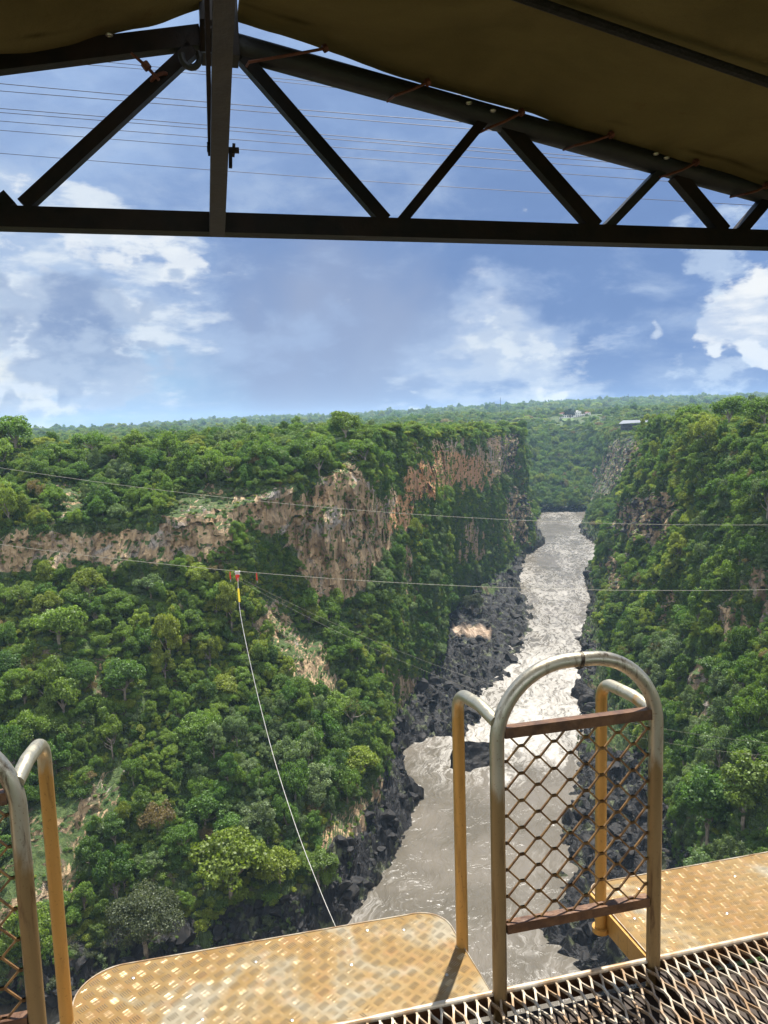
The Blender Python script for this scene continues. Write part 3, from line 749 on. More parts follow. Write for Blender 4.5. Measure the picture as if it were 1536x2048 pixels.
# keep clear: lawn and hotel, café, and round the specially placed trees
def clear(poly): return ~inpoly(TPX, TPY, poly)
ok = clear([(1106, 834), (1196, 834), (1196, 846), (1106, 846)]) | (TD < 1300) | (TD > 1560)
ok &= ~((np.abs(TP[:, 0]-(-60)) < 1e-9))
HOT = aty(1152, 838, 1420); CAF = aty(1266, 850, 868)
ok &= ~((np.abs(TP[:, 0]-HOT[0]) < 46) & (TP[:, 1] > 1330) & (TP[:, 1] < 1450))
ok &= ~((np.abs(TP[:, 0]-CAF[0]) < 30) & (TP[:, 1]-CAF[1] < 30) & (TP[:, 1]-CAF[1] > -75) & (frow[TF] >= nb+nw-8))
TP, TR, TF, TPX, TPY, TD = [q[ok] for q in (TP, TR, TF, TPX, TPY, TD)]
# nothing tall grows right in front of the open cliffs
hide = np.zeros(len(TP), bool)
for fr_ in (.8, 1.5):
    yy = TPY-TR*fr_/TD*FPX
    for pl, sg in zip(BARE, BSTR):
        if sg > .7: hide |= inpoly(TPX, yy, pl)
wl = (frow[TF] < nb+nw-4)
TR = np.where(hide & wl, TR*.5, TR)
stp = (np.abs(fn[TF][:, 2]) < .32) & wl
ok = ~(hide & wl & (rng.random(len(TP)) < .35)) & ~(stp & (rng.random(len(TP)) < .4))
TP, TR, TF, TPX, TPY, TD = [q[ok] for q in (TP, TR, TF, TPX, TPY, TD)]
# special trees: picture place of the foot, crown radius in metres
SPEC = [
 ((292, 1905), 8.6, 'olive', 'rounded', 'olive-brown dense round tree low on the left slope just above the tread plate'),
 ((462, 1800), 9.6, 'yellow-green', 'rounded', 'big broad bright green tree low on the left slope right of the olive tree'),
 ((560, 1775), 5.6, 'yellow-green', 'rounded', 'vivid yellow-green tree against the right side of the big broad bright tree'),
 ((302, 1196), 4.6, 'grey-green', 'spreading', 'grey-green tree with a bare pale trunk under the pale cliff hollow'),
 ((945, 1228), 7.0, 'olive', 'rounded', 'round olive bush tree on the black rock flat left of the river'),
 ((1415, 1690), 8.4, 'deep green', 'tall', 'tall dark green tree at the foot of the right wall above the plate'),
 ((1485, 1650), 7.6, 'mid green', 'tall', 'tall mid green tree at the foot of the right wall by the picture edge'),
 ((120, 1300), 7.2, 'mid green', 'rounded', 'big rounded tree crowding the slope below the left end of the pale cliff'),
 ((250, 1400), 6.4, 'deep green', 'rounded', 'dense dark tree in the middle of the left slope under the grey-green trees'),
 ((1458, 0, 318), 7.8, 'mid green', 'rounded', 'tallest rounded tree standing up on the right rim'),
 ((1528, 0, 272), 7.2, 'mid green', 'spreading', 'large spreading tree on the right rim at the picture edge'),
 ((690, 0, 300), 7.0, 'mid green', 'rounded', 'tree standing tallest on the left rim above the tan cliff'),
 ((180, 0, 270), 6.0, 'deep green', 'spreading', 'dark spreading tree standing above the left rim skyline'),
 ((28, 0, 268), 7.4, 'deep green', 'rounded', 'dark rounded tree at the far left end of the left rim'),
 ((720, 1560), 5.8, 'yellow-green', 'rounded', 'rounded bright tree overhanging the black bank rocks left of the river'),
]
def getp(hue, form):
    for i, p in enumerate(PROT):
        if p['hue'] == hue and p['form'] == form: return i
    sd = 500+len(PROT); cm, cb, rb = crown_mesh('crown_leaves', LEAF[hue], form, 20000, sd, .021)
    PROT.append(dict(hue=hue, form=form, crown=cm, trunk=trunk_mesh('trunk_wood', cb, form, sd))); return len(PROT)-1
sp_loc = []
for (pp, R_, hue, form, lab) in SPEC:
    if len(pp) == 3:
        q_ = aty(pp[0], 850, pp[2]); h_ = bvh.ray_cast(Vector((q_[0], q_[1], 100)), Vector((0, 0, -1)))[0]
    else: h_ = hit(*pp)
    sp_loc.append(np.array(h_) if h_ is not None else None)
okm = np.ones(len(TP), bool)
for (pp, R_, *_), l in zip(SPEC, sp_loc):
    if l is not None:
        if len(pp) == 3: pp = [float(q_) for q_ in proj(l)[:2]]
        dvec = TP-l
        towards = (np.linalg.norm(dvec[:, :2], axis=1) < R_*1.0) | ((np.hypot(TPX-pp[0], TPY-pp[1]) < R_/l[1]*FPX*1.0) & (TD < l[1]) & (TPY < pp[1]+40))
        okm &= ~towards
TP, TR, TF, TPX, TPY, TD = [q[okm] for q in (TP, TR, TF, TPX, TPY, TD)]
# kind by place: noise patches of hue
hn = fbm(TP[:, 0], TP[:, 1], TP[:, 2], 30, oct=2, seed=71)+rng.normal(0, .33, len(TP))
rimt = frow[TF] >= nb+nw-8
TK = np.select([hn < -.75, hn < -.30, hn < .1, hn < .35, hn < .55], [7, 0, 2, 3, 9], 5)
alt = rng.random(len(TP)) < .5
TK = np.where(alt & (TK == 0), 1, TK); TK = np.where(alt & (TK == 7), 8, TK); TK = np.where(alt & (TK == 5), 6, TK); TK = np.where(alt & (TK == 2), 4, TK)
TK = np.where((TK == 9) & (rng.random(len(TP)) < .5), 10, TK)
rg_ = rng.random(len(TP)) < .45; hue_ = np.select([TK <= 1, (TK == 7) | (TK == 8), (TK == 5) | (TK == 6)], [15, 16, 14], 13); TK = np.where(rg_, hue_, TK)
u_ = rng.random(len(TP)); TK = np.where(u_ < .012, 11, np.where(u_ < .03, 12, TK))
TK = np.where(rimt & (rng.random(len(TP)) < .45), rng.choice([3, 6, 4], len(TP)), TK)
THs = np.where(frow[TF] < nb+nw-6, rng.uniform(.85, 1.6, len(TP)), rng.uniform(.8, 1.2, len(TP)))
TZr = rng.uniform(0, 6.283, len(TP))
# largest in view
inside = (TPX > -20) & (TPX < 1556) & (TPY > 700) & (TPY < 2060) & np.isfinite(TPX)
size = np.where(inside, TR/TD, 0)
order = np.argsort(-size)
chosen = []
need = 300-len([l for l in sp_loc if l is not None])
for i in order:
    if len(chosen) >= need or size[i] <= 0: break
    top = TP[i]+np.array([0, 0, TR[i]*1.1]); d = Vector(top)
    # hidden by the platform?
    if TPY[i] > 1925-0.2*TPX[i] and TPX[i] > 150: continue
    r = bvh.ray_cast(Vector((0, 0, 0)), d.normalized(), d.length-TR[i]*1.2)
    if r[0] is None: chosen.append(i)
chosen = np.array(chosen); isch = np.zeros(len(TP), bool); isch[chosen] = True
print('trees', len(TP), 'individual', len(chosen))

def zone(x, y, d, onr):
    if x > 1180 or (x > 1100 and y > 1600):
        if onr: return 'on the right rim'
        if y < 1100: return 'high on the right wall'
        if y < 1400: return 'halfway down the right wall'
        return 'near the foot of the right wall'
    if onr:
        if x < 350: return 'on the left rim at its left end'
        if x < 620: return 'on the left rim between cliff and skyline'
        return 'on the left rim above the tan cliff'
    if x < 400:
        if y < 1080: return 'above the low cliff band at far left'
        if y < 1330: return 'on the left slope just below the cliff band'
        if y < 1600: return 'halfway down the left slope'
        return 'low on the left slope by the outcrop'
    if x < 620:
        if y < 1100: return 'above the cliff in the middle left wall'
        if y < 1330: return 'around the rope trolley on the left slope'
        if y < 1600: return 'beside the swing rope on the left slope'
        return 'low on the left slope near the bank rocks'
    if y < 1000: return 'just above the tan and orange cliffs'
    if y < 1330: return 'below the tan cliff toward the river'
    return 'above the black rocks beside the river'
def make_tree(loc, R_, k, zs, rot, label, group=None):
    e = empty('tree', tuple(loc)); e.scale = (R_, R_, R_*zs); e.rotation_euler = (0, 0, rot)
    tag(e, label, 'tree', group)
    for nm, key in (('crown', 'crown'), ('trunk', 'trunk')):
        o = bpy.data.objects.new(nm, PROT[k][key]); COL.objects.link(o); o.parent = e
        if nm == 'crown' and 'crown_ob' not in PROT[k]: PROT[k]['crown_ob'] = o
    return e
for (pp, R_, hue, form, lab), l in zip(SPEC, sp_loc):
    if l is not None: make_tree(l, R_, getp(hue, form), 1.0, random.uniform(0, 6), lab, 'trees of the gorge')
for i in chosen:
    p = PROT[TK[i]]
    sz = 'small' if TR[i] < 2.3 else ('large' if TR[i] > 3.6 else 'middle-sized')
    make_tree(TP[i], TR[i], TK[i], THs[i], TZr[i], f"{sz} {dict(dry='dry brown', bare='almost leafless').get(p['hue'], p['hue'])} {p['form']} tree {zone(TPX[i], TPY[i], TD[i], rimt[i])}", 'trees of the gorge')
# make sure each kind used by the mass has an object
def gn_stuff(name, pts, K_, S_, Rz_, obs, label, kind='stuff'):
    me_ = bpy.data.meshes.new(name); me_.vertices.add(len(pts)); me_.vertices.foreach_set('co', pts.reshape(-1).astype(np.float32))
    a = me_.attributes.new('k', 'INT', 'POINT'); a.data.foreach_set('value', K_.astype(np.int32))
    a = me_.attributes.new('scl', 'FLOAT_VECTOR', 'POINT'); a.data.foreach_set('vector', S_.reshape(-1).astype(np.float32))
    a = me_.attributes.new('rot', 'FLOAT_VECTOR', 'POINT'); a.data.foreach_set('vector', Rz_.reshape(-1).astype(np.float32))
    o = bpy.data.objects.new(name, me_); COL.objects.link(o); tag(o, label, kind=kind)
    ng = bpy.data.node_groups.new(name+'_scatter', 'GeometryNodeTree')
    ng.interface.new_socket('Geometry', in_out='INPUT', socket_type='NodeSocketGeometry')
    ng.interface.new_socket('Geometry', in_out='OUTPUT', socket_type='NodeSocketGeometry')
    gi = ng.nodes.new('NodeGroupInput'); go = ng.nodes.new('NodeGroupOutput'); jn = ng.nodes.new('GeometryNodeJoinGeometry')
    def na(nm, ty):
        x = ng.nodes.new('GeometryNodeInputNamedAttribute'); x.data_type = ty; x.inputs['Name'].default_value = nm; return x.outputs[0]
    kk, ss, rr = na('k', 'INT'), na('scl', 'FLOAT_VECTOR'), na('rot', 'FLOAT_VECTOR')
    for i, ob in enumerate(obs):
        if ob is None: continue
        cmp_ = ng.nodes.new('FunctionNodeCompare'); cmp_.data_type = 'INT'; cmp_.operation = 'EQUAL'
        ng.links.new(kk, cmp_.inputs[2]); cmp_.inputs[3].default_value = i
        oi = ng.nodes.new('GeometryNodeObjectInfo'); oi.inputs['Object'].default_value = ob; oi.inputs['As Instance'].default_value = True
        ip = ng.nodes.new('GeometryNodeInstanceOnPoints')
        ng.links.new(gi.outputs[0], ip.inputs['Points']); ng.links.new(cmp_.outputs[0], ip.inputs['Selection'])
        ng.links.new(oi.outputs['Geometry'], ip.inputs['Instance']); ng.links.new(ss, ip.inputs['Scale']); ng.links.new(rr, ip.inputs['Rotation'])
        ng.links.new(ip.outputs[0], jn.inputs[0])
    ng.links.new(jn.outputs[0], go.inputs[0])
    md = o.modifiers.new('scatter', 'NODES'); md.node_group = ng
    return o
have = [i for i, p in enumerate(PROT) if 'crown_ob' in p]
TK2 = np.array([k if k in have else have[0] for k in TK])
rest = ~isch
ln = int(rest.sum())
gn_stuff('forest', TP[rest], TK2[rest], np.column_stack([TR[rest]*rng.uniform(.75, 1.2, ln), TR[rest]*rng.uniform(.75, 1.2, ln), TR[rest]*THs[rest]]), np.column_stack([rng.normal(0, .14, ln), rng.normal(0, .14, ln), TZr[rest]]),
         [p.get('crown_ob') for p in PROT], 'dense green bush covering the gorge walls and the plateau')

# shrubs and hanging creepers
ms = vis & onwall & (fsand < .1)
dens = np.where(np.abs(fn[:, 2]) < .45, 1.5, 1.0)*np.where(fdist < 420, .6, np.where(fdist < 750, .22, .08))*np.where(fbare > .3, .26, 1.0)*np.where((flow > .5) & (fdist < 620), np.where(fpx > 1195, .8, .32), 1.0)
ps, si = sample(ms, dens)
dist = np.linalg.norm(ps, axis=1); keep = []
for lo, hi, r in ((0, 420, 1.35), (420, 750, 2.2), (750, 2500, 3.6)):
    s_ = np.nonzero((dist >= lo) & (dist < hi))[0]
    if len(s_): keep.append(s_[voxthin(ps[s_], r, rng.random(len(s_)))])
keep = np.concatenate(keep); ps, si, dist = ps[keep], si[keep], dist[keep]
isb = fbare[si] > .3
sr = np.clip(rng.lognormal(math.log(1.05), .35, len(ps)), .5, 2.2)*np.where(dist > 420, 1.35, 1)*np.where(dist > 750, 1.4, 1)*np.where(isb, .55, 1)*np.where(flow[si] > .5, .8, 1)
st_ = np.abs(fn[si][:, 2]) < .5
hn = fbm(ps[:, 0], ps[:, 1], ps[:, 2], 26, oct=2, seed=81)+rng.normal(0, .4, len(ps))
SK = np.select([hn < -.5, hn < -.15, hn < .35], [3, 0, 1], 2)
SK = np.where(flow[si] > .5, 7, SK)
SK = np.where(st_ & (rng.random(len(ps)) < .55), rng.choice([4, 5, 6], len(ps)), SK)
spx, spy, sdp = proj(ps)
s_in = (spx > 20) & (spx < 1516) & (spy > 850) & (spy < 1780)
so = np.argsort(-np.where(s_in, sr/dist, 0)); chs = []
for i in so:
    if len(chs) >= 200: break
    d = Vector(ps[i]+np.array([0, 0, sr[i]])); r = bvh.ray_cast(Vector((0, 0, 0)), d.normalized(), d.length-sr[i]*1.5)
    if r[0] is None: chs.append(i)
isc = np.zeros(len(ps), bool); isc[chs] = True
rs = rng.uniform(0, 6.283, len(ps))
def put_shrub(i):
    k = SK[i]; o = bpy.data.objects.new('shrub' if SHR[k]['form'] == 'shrub' else 'creeper', SHR[k]['crown']); COL.objects.link(o)
    o.location = ps[i]; o.scale = (sr[i],)*3; o.rotation_euler = (0, 0, rs[i])
    f_ = 'low shrub' if SHR[k]['form'] == 'shrub' else 'hanging creeper'
    tag(o, f"{SHR[k]['hue']} {f_} growing {zone(spx[i], spy[i], dist[i], False)}", 'shrub' if SHR[k]['form'] == 'shrub' else 'creeper', 'shrubs and creepers of the gorge')
    SHR[k].setdefault('ob', o)
for i in chs: put_shrub(i)
for k in range(len(SHR)):
    if 'ob' not in SHR[k]:
        c_ = [i for i in so[:6000] if SK[i] == k and not isc[i]]
        if c_: isc[c_[0]] = True; put_shrub(c_[0])
hv = [k for k in range(len(SHR)) if 'ob' in SHR[k]]
SK2 = np.array([k if k in hv else hv[0] for k in SK])
rest = ~isc; ln = int(rest.sum())
gn_stuff('undergrowth', ps[rest], SK2[rest], np.repeat(sr[rest][:, None], 3, 1), np.column_stack([rng.normal(0, .15, ln), rng.normal(0, .15, ln), rs[rest]]),
         [p.get('ob') for p in SHR], 'shrubs, creepers and leafy undergrowth covering the gorge walls')
print('shrubs', len(ps))

# ------------------------------------------------------------------ black basalt boulders
def boulder_mesh(seed, sub_=3, amp=.10):
    bm = bmesh.new(); bmesh.ops.create_icosphere(bm, subdivisions=sub_, radius=1)
    rg = random.Random(seed); cuts = [(Vector((rg.gauss(0, 1), rg.gauss(0, 1), rg.gauss(0, 1))).normalized(), rg.uniform(.45, .85)) for _ in range(16)]
    for v in bm.verts:
        for nrm, d in cuts:
            e = v.co.dot(nrm)-d
            if e > 0: v.co -= nrm*e
        c = np.array(v.co); f = float(fbm(*[np.array([q+seed]) for q in c], .55, oct=3+2*(sub_ > 3), seed=seed)[0])
        v.co *= 1+amp*f
    me_ = bpy.data.meshes.new('boulder'); bm.to_mesh(me_); bm.free(); me_.materials.append(M['basalt']); return me_
BM = [boulder_mesh(s) for s in range(6)]
mb_ = vis & (frow >= 7) & (frow < nb+14) & (fsand < .1) & (fcen[:, 2] > ZW-.5)
pb, bi = sample(mb_ & (flow > .4), np.where(fdist < 420, .06, .02))
ok = voxthin(pb, 2.2, rng.random(len(pb))); pb, bi = pb[ok], bi[ok]
br_ = np.clip(rng.lognormal(math.log(1.0), .65, len(pb)), .35, 5.0)
bpx, bpy_, bd = proj(pb)
inn = (bpx > 560) & (bpx < 1330) & (bpy_ > 1000) & (bpy_ < 1990)
bo = np.argsort(-np.where(inn, br_/bd, 0))
bob = [None]*6; bk = rng.integers(0, 6, len(pb)); bs_ = np.column_stack([br_*rng.uniform(.8, 1.4, len(pb)), br_*rng.uniform(.8, 1.3, len(pb)), br_*rng.uniform(.5, .9, len(pb))])
brt = np.column_stack([rng.normal(0, .3, len(pb)), rng.normal(0, .3, len(pb)), rng.uniform(0, 6.28, len(pb))])
sel = bo[:220]; isb_ = np.zeros(len(pb), bool); isb_[sel] = True
for i in sel:
    o = bpy.data.objects.new('boulder', BM[bk[i]]); COL.objects.link(o); o.location = pb[i]; o.scale = bs_[i]; o.rotation_euler = brt[i]
    if bob[bk[i]] is None: bob[bk[i]] = o
    side = 'left' if bpx[i] < 1075 and not (bpy_[i] < 1120 and bpx[i] > 1100) else 'right'
    part = 'far end' if bpy_[i] < 1180 else ('rock flat' if bpy_[i] < 1480 else 'near end')
    big = 'large' if br_[i] > 1.7 else 'small'
    tag(o, f"{big} black wet boulder at the {part} of the river's {side} bank", 'boulder', 'black boulders along the river')
gn_stuff('rubble', pb[~isb_], bk[~isb_], bs_[~isb_], brt[~isb_], bob, 'black basalt rubble along both river banks')
# the big rock standing in the river
rk = boulder_mesh(44, 5, .17)
c0 = atz(938, 1530, ZW)
o = bpy.data.objects.new('river_rock', rk); COL.objects.link(o); o.location = (c0[0], c0[1]+2, ZW-.5); o.scale = (13, 10, 10); o.rotation_euler = (0, 0, .5)
tag(o, 'big black angular rock standing alone in the rapids', 'rock')
for (qx_, qy_, s_) in ((1178, 1300, 5.5), (1165, 1378, 6.5)):
    c0 = atz(qx_, qy_+18, ZW); o = bpy.data.objects.new('bank_rock', boulder_mesh(int(s_*10), 5, .17)); COL.objects.link(o); o.location = (c0[0], c0[1]+2, ZW); o.scale = (s_, s_*1.2, s_*.9); o.rotation_euler = (0, 0, s_)
    tag(o, 'black rock jutting into the river from the right bank, ' + ('nearer, behind the gate loop' if qy_ > 1350 else 'farther, above the gate loop'), 'rock')

# ------------------------------------------------------------------ far things
def window_part(x, z, w_, h_, y, parent):
    b = MB(); b.box(x-w_/2, x+w_/2, y-.12, y, z, z+h_); b.build('window', M['window'], parent)
hx, hy = HOT[0], 1420.0
gh = bvh.ray_cast(Vector((hx, hy, 200)), Vector((0, 0, -1)))[0]
hz = gh.z if gh else -4
hz = max(hz, -5)
h = empty('hotel', (hx, hy, hz)); h.scale = (.78, .78, .78); tag(h, 'long white colonial hotel with red roofs on the wooded plateau', 'building')
b = MB()
b.box(-36, -22, 0, 14, -3, 9.5); b.box(-22, 10, 3, 14, -3, 6.5); b.box(-2, 12, -1, 14, -3, 12.5); b.box(12.3, 24, 2, 14, -3, 7.5); b.box(24.3, 34, 0, 14, -3, 10.5)
b.build('wall', M['whitewall'], h)
def gable(x0, x1, y0, y1, z, r, parent, mat):
    b = MB(); V_ = [(x0, y0, z), (x1, y0, z), (x1, y1, z), (x0, y1, z), ((x0+x1)/2, y0, z+r), ((x0+x1)/2, y1, z+r)]
    b.add(V_, [(0, 1, 4), (1, 2, 5, 4), (2, 3, 5), (3, 0, 4, 5), (0, 3, 2, 1)]); b.build('roof', mat, parent)
gable(-37, -21, -.6, 15, 9.52, 2.4, h, M['redroof']); gable(-3, 13, -1.6, 15, 12.52, 3.0, h, M['whitewall']); gable(23.5, 35, -.6, 15, 10.52, 1.8, h, M['redroof'])
b = MB(); b.box(-21.6, -3.2, 2.4, 15, 6.52, 7.2); b.box(13.2, 23.3, 1.4, 15, 7.52, 8.1); b.build('roof', M['redroof'], h)
for x in (-33, -29, -25): window_part(x, 1.5, 2, 3, 0-.02, h); window_part(x, 5.6, 1.8, 2.4, -.02, h)
for x in (-19, -15, -11, -7): window_part(x, .8, 2.6, 3.8, 2.98, h)
for x in (.5, 5, 9.5): window_part(x, 1.2, 2.2, 3.4, -1.02, h); window_part(x, 6.4, 1.8, 2.8, -1.02, h)
for x in (14.5, 18, 21.5): window_part(x, 1.0, 2.2, 3.6, 1.98, h)
for x in (26.5, 31): window_part(x, 1.2, 2.2, 3.2, -.02, h); window_part(x, 5.8, 1.8, 2.6, -.02, h)
# lawn terrace below the hotel
b = MB(); b.add([(-38, -46, -7.5), (38, -46, -7.5), (38, -3, -1.2), (-38, -3, -1.2), (-38, -46, -16), (38, -46, -16), (38, -3, -16), (-38, -3, -16)],
                [(0, 1, 2, 3), (0, 4, 5, 1), (1, 5, 6, 2), (2, 6, 7, 3), (3, 7, 4, 0)])
l = b.build('lawn', M['lawn']); l.location = (hx, hy, hz); l.scale = (.78, .78, .8); tag(l, 'sunlit mown lawn in front of the hotel', kind='structure')
k = getp('dark', 'rounded')
fg = aty(1143, 838, 1372)
make_tree((fg[0], 1382, hz-4.5), 13, k, .92, 1.0, 'dark round fig tree in front of the white hotel', 'trees of the gorge')
for j, (x, s_) in enumerate(((-30, 5), (19, 4.5))):
    make_tree((hx+x, hy-6, hz-1.5), s_, getp('mid green', 'rounded'), 1, j, ('small green tree before the left wing of the hotel', 'small green tree before the right wing of the hotel')[j], 'trees of the gorge')
# café on the far right rim
cx, cy = CAF[0], CAF[1]
gh = bvh.ray_cast(Vector((cx, cy, 200)), Vector((0, 0, -1)))[0]; gz = gh.z if gh else -25
cz = aty(1266, 846, cy)[2]
cf = empty('lookout_cafe', (cx, cy, cz)); tag(cf, 'dark open lookout cafe with a wide grey sheet roof on the far right rim', 'building')
b = MB(); V_ = [(-19, -9, -.8), (17, -9, .4), (21, 8, 2.6), (-9, 8, 2.8), (-19, -9, -.35), (17, -9, .85), (21, 8, 3.0), (-9, 8, 3.2)]
b.add(V_, [(0, 3, 2, 1), (4, 5, 6, 7), (0, 1, 5, 4), (1, 2, 6, 5), (2, 3, 7, 6), (3, 0, 4, 7)]); b.build('roof', M['roofgrey'], cf)
b = MB(); b.box(-12, 14, -4, 6, -8, -1.0); b.build('wall', M['darkwood'], cf)
b = MB(); b.box(-17, 16, -8, 7, -5.2, -4.6); b.build('deck', M['darkwood'], cf)
for x in (-16, -8, 0, 8, 15):
    b = MB(); b.box(x-.25, x+.25, -7.9, -7.4, -12 if x < 0 else -9, -.2); b.build('post', M['darkwood'], cf)
b = MB(); b.bar((-17, -8, -3.6), (16, -8, -3.6), .12, .12); b.bar((-17, -8, -4.1), (16, -8, -4.1), .06, .06); b.build('railing', M['grey'], cf)
# masts
for (x, ytop, yb, D_, lab) in ((1001, 795, 824, 1900, 'thin grey radio mast above the far forest left of the hotel'), (1256, 788, 812, 2300, 'lattice radio mast on the far skyline right of the hotel')):
    t0 = aty(x, yb+6, D_); t1 = aty(x, ytop, D_)
    e = empty('radio_mast', tuple(t0)); tag(e, lab, 'mast')
    H = t1[2]-t0[2]; wd = 1.0 if D_ == 1900 else 1.7
    b = MB()
    for sx2, sy2 in ((-1, -1), (1, -1), (0, 1)): b.tube([(sx2*wd/2, sy2*wd/2, 0), (sx2*wd/4, sy2*wd/4, H)], .16, 5)
    for q in range(14):
        z0, z1 = H*q/14, H*(q+1)/14; s0 = wd/2*(1-.5*q/14)
        b.bar((-s0, -s0, z0), (s0, -s0, z1), .12, .12); b.bar((s0, -s0, z0), (0, s0, z1), .12, .12)
    b.build('lattice', M['grey'], e)
    b = MB(); b.box(-wd*.7, wd*.7, -wd*.7, wd*.7, H*.82, H*.86); b.build('platform', M['grey'], e)
# scattered far houses on the left ridge
for j, (x, y_) in enumerate(((500, 846), (545, 848), (580, 845), (632, 846), (640, 838))):
    p0 = aty(x, y_, 2900+60*j)
    gh = bvh.ray_cast(Vector((p0[0], p0[1], 400)), Vector((0, 0, -1)))[0]
    if gh is None: continue
    e = empty('house', (p0[0], p0[1], gh.z+11)); tag(e, 'tiny pale house among trees on the far ridge, ' + ('leftmost', 'second from left', 'middle one', 'lower right one', 'upper right one')[j], 'house', 'houses on the far ridge')
    b = MB(); b.box(-7, 7, -4, 4, -8, 4); b.build('wall', M['whitewall'], e); gable(-8, 8, -5, 5, 4.02, 3, e, M['roofgrey'])

# ------------------------------------------------------------------ platform frame of reference
WZ = -1.63
O_ = atz(1000, 1988, WZ); e1 = atz(740, 2048, WZ); e2 = atz(1536, 1878, WZ)
U_ = (e2-e1)/np.linalg.norm(e2-e1); V_ax = np.array([-U_[1], U_[0], 0])
def LW(p): return tuple(O_+U_*p[0]+V_ax*p[1]+np.array([0, 0, p[2]]))
def LP(px_, py_, v=0.0):
    """local (u, v, w) of a picture point on the upright plane at v"""
    n_ = V_ax; p0 = O_+V_ax*v; d = ray(px_, py_); q = d*(p0@n_)/(d@n_)-O_; return (q@U_, v, q[2])
TRm = Matrix(((U_[0], V_ax[0], 0, O_[0]), (U_[1], V_ax[1], 0, O_[1]), (0, 0, 1, O_[2]), (0, 0, 0, 1)))
def pbuild(b, name, mat, parent=None, smooth=False):
    """geometry in platform coordinates, baked to world"""
    b.v = [LW(v) for v in b.v]
    o = b.build(name, mat, None, smooth)
    if parent: reparent(o, parent)
    return o
def pempty(name, p): return empty(name, LW(p))

# grating floor
fl = pempty('grating_floor', (0, -.5, 0)); tag(fl, 'galvanised expanded metal walkway with a straight steel edge', 'walkway')
SW, LWD, U0, U1, V0 = .0175, .128, -2.6, 3.0, -2.6
nst = int((U1-U0)/SW); nseg = int(-V0/(LWD/2))
Vv, Ff = [], []
sec = [(-.0030, -.0042), (.0026, -.0036), (.0036, .0030), (-.0028, .0044)]
for i in range(nst+1):
    for k in range(nseg+1):
        sgn = 1 if (i+k) % 2 == 0 else -1
        x = U0+i*SW+sgn*(SW/2-.0022)
        yk = -k*LWD/2
        for yy in (yk+.013, yk-.013):
            base_i = len(Vv)
            for (a, c) in sec: Vv.append((x+a, min(yy, -.001), c-.006+.0035*sgn))
    nper = (nseg+1)*2
    b0 = i*nper*4
    for q in range(nper-1):
        for s4 in range(4):
            A = b0+q*4; Ff.append((A+s4, A+(s4+1) % 4, A+4+(s4+1) % 4, A+4+s4))
b = MB(); b.v = Vv; b.f = Ff; pbuild(b, 'mesh_sheet', M['grate'], fl)
b = MB(); b.tube([(U0, .006, .002), (U1, .006, .002)], .0085, 10); pbuild(b, 'edge_bar', M['grate'], fl, True)
b = MB(); b.box(U0, U1, .0, .006, -.06, -.006); pbuild(b, 'edge_angle', M['rust'], fl)
for k, v_ in enumerate((-.35, -1.1, -1.9)):
    b = MB(); b.box(U0, U1, v_-.04, v_+.04, -.13, -.018); pbuild(b, 'support_beam', M['dark'], fl)
for u_ in (-1.7, -.62, .52, 1.25, 2.0):
    b = MB(); b.box(u_-.03, u_+.03, -2.4, -.02, -.15, -.016-.002*(u_ > 0)); pbuild(b, 'cross_beam', M['dark'], fl)
b = MB(); b.box(U0, U1, -2.5, -.002, -.082, -.074); pbuild(b, 'tray', M['dark'], fl)

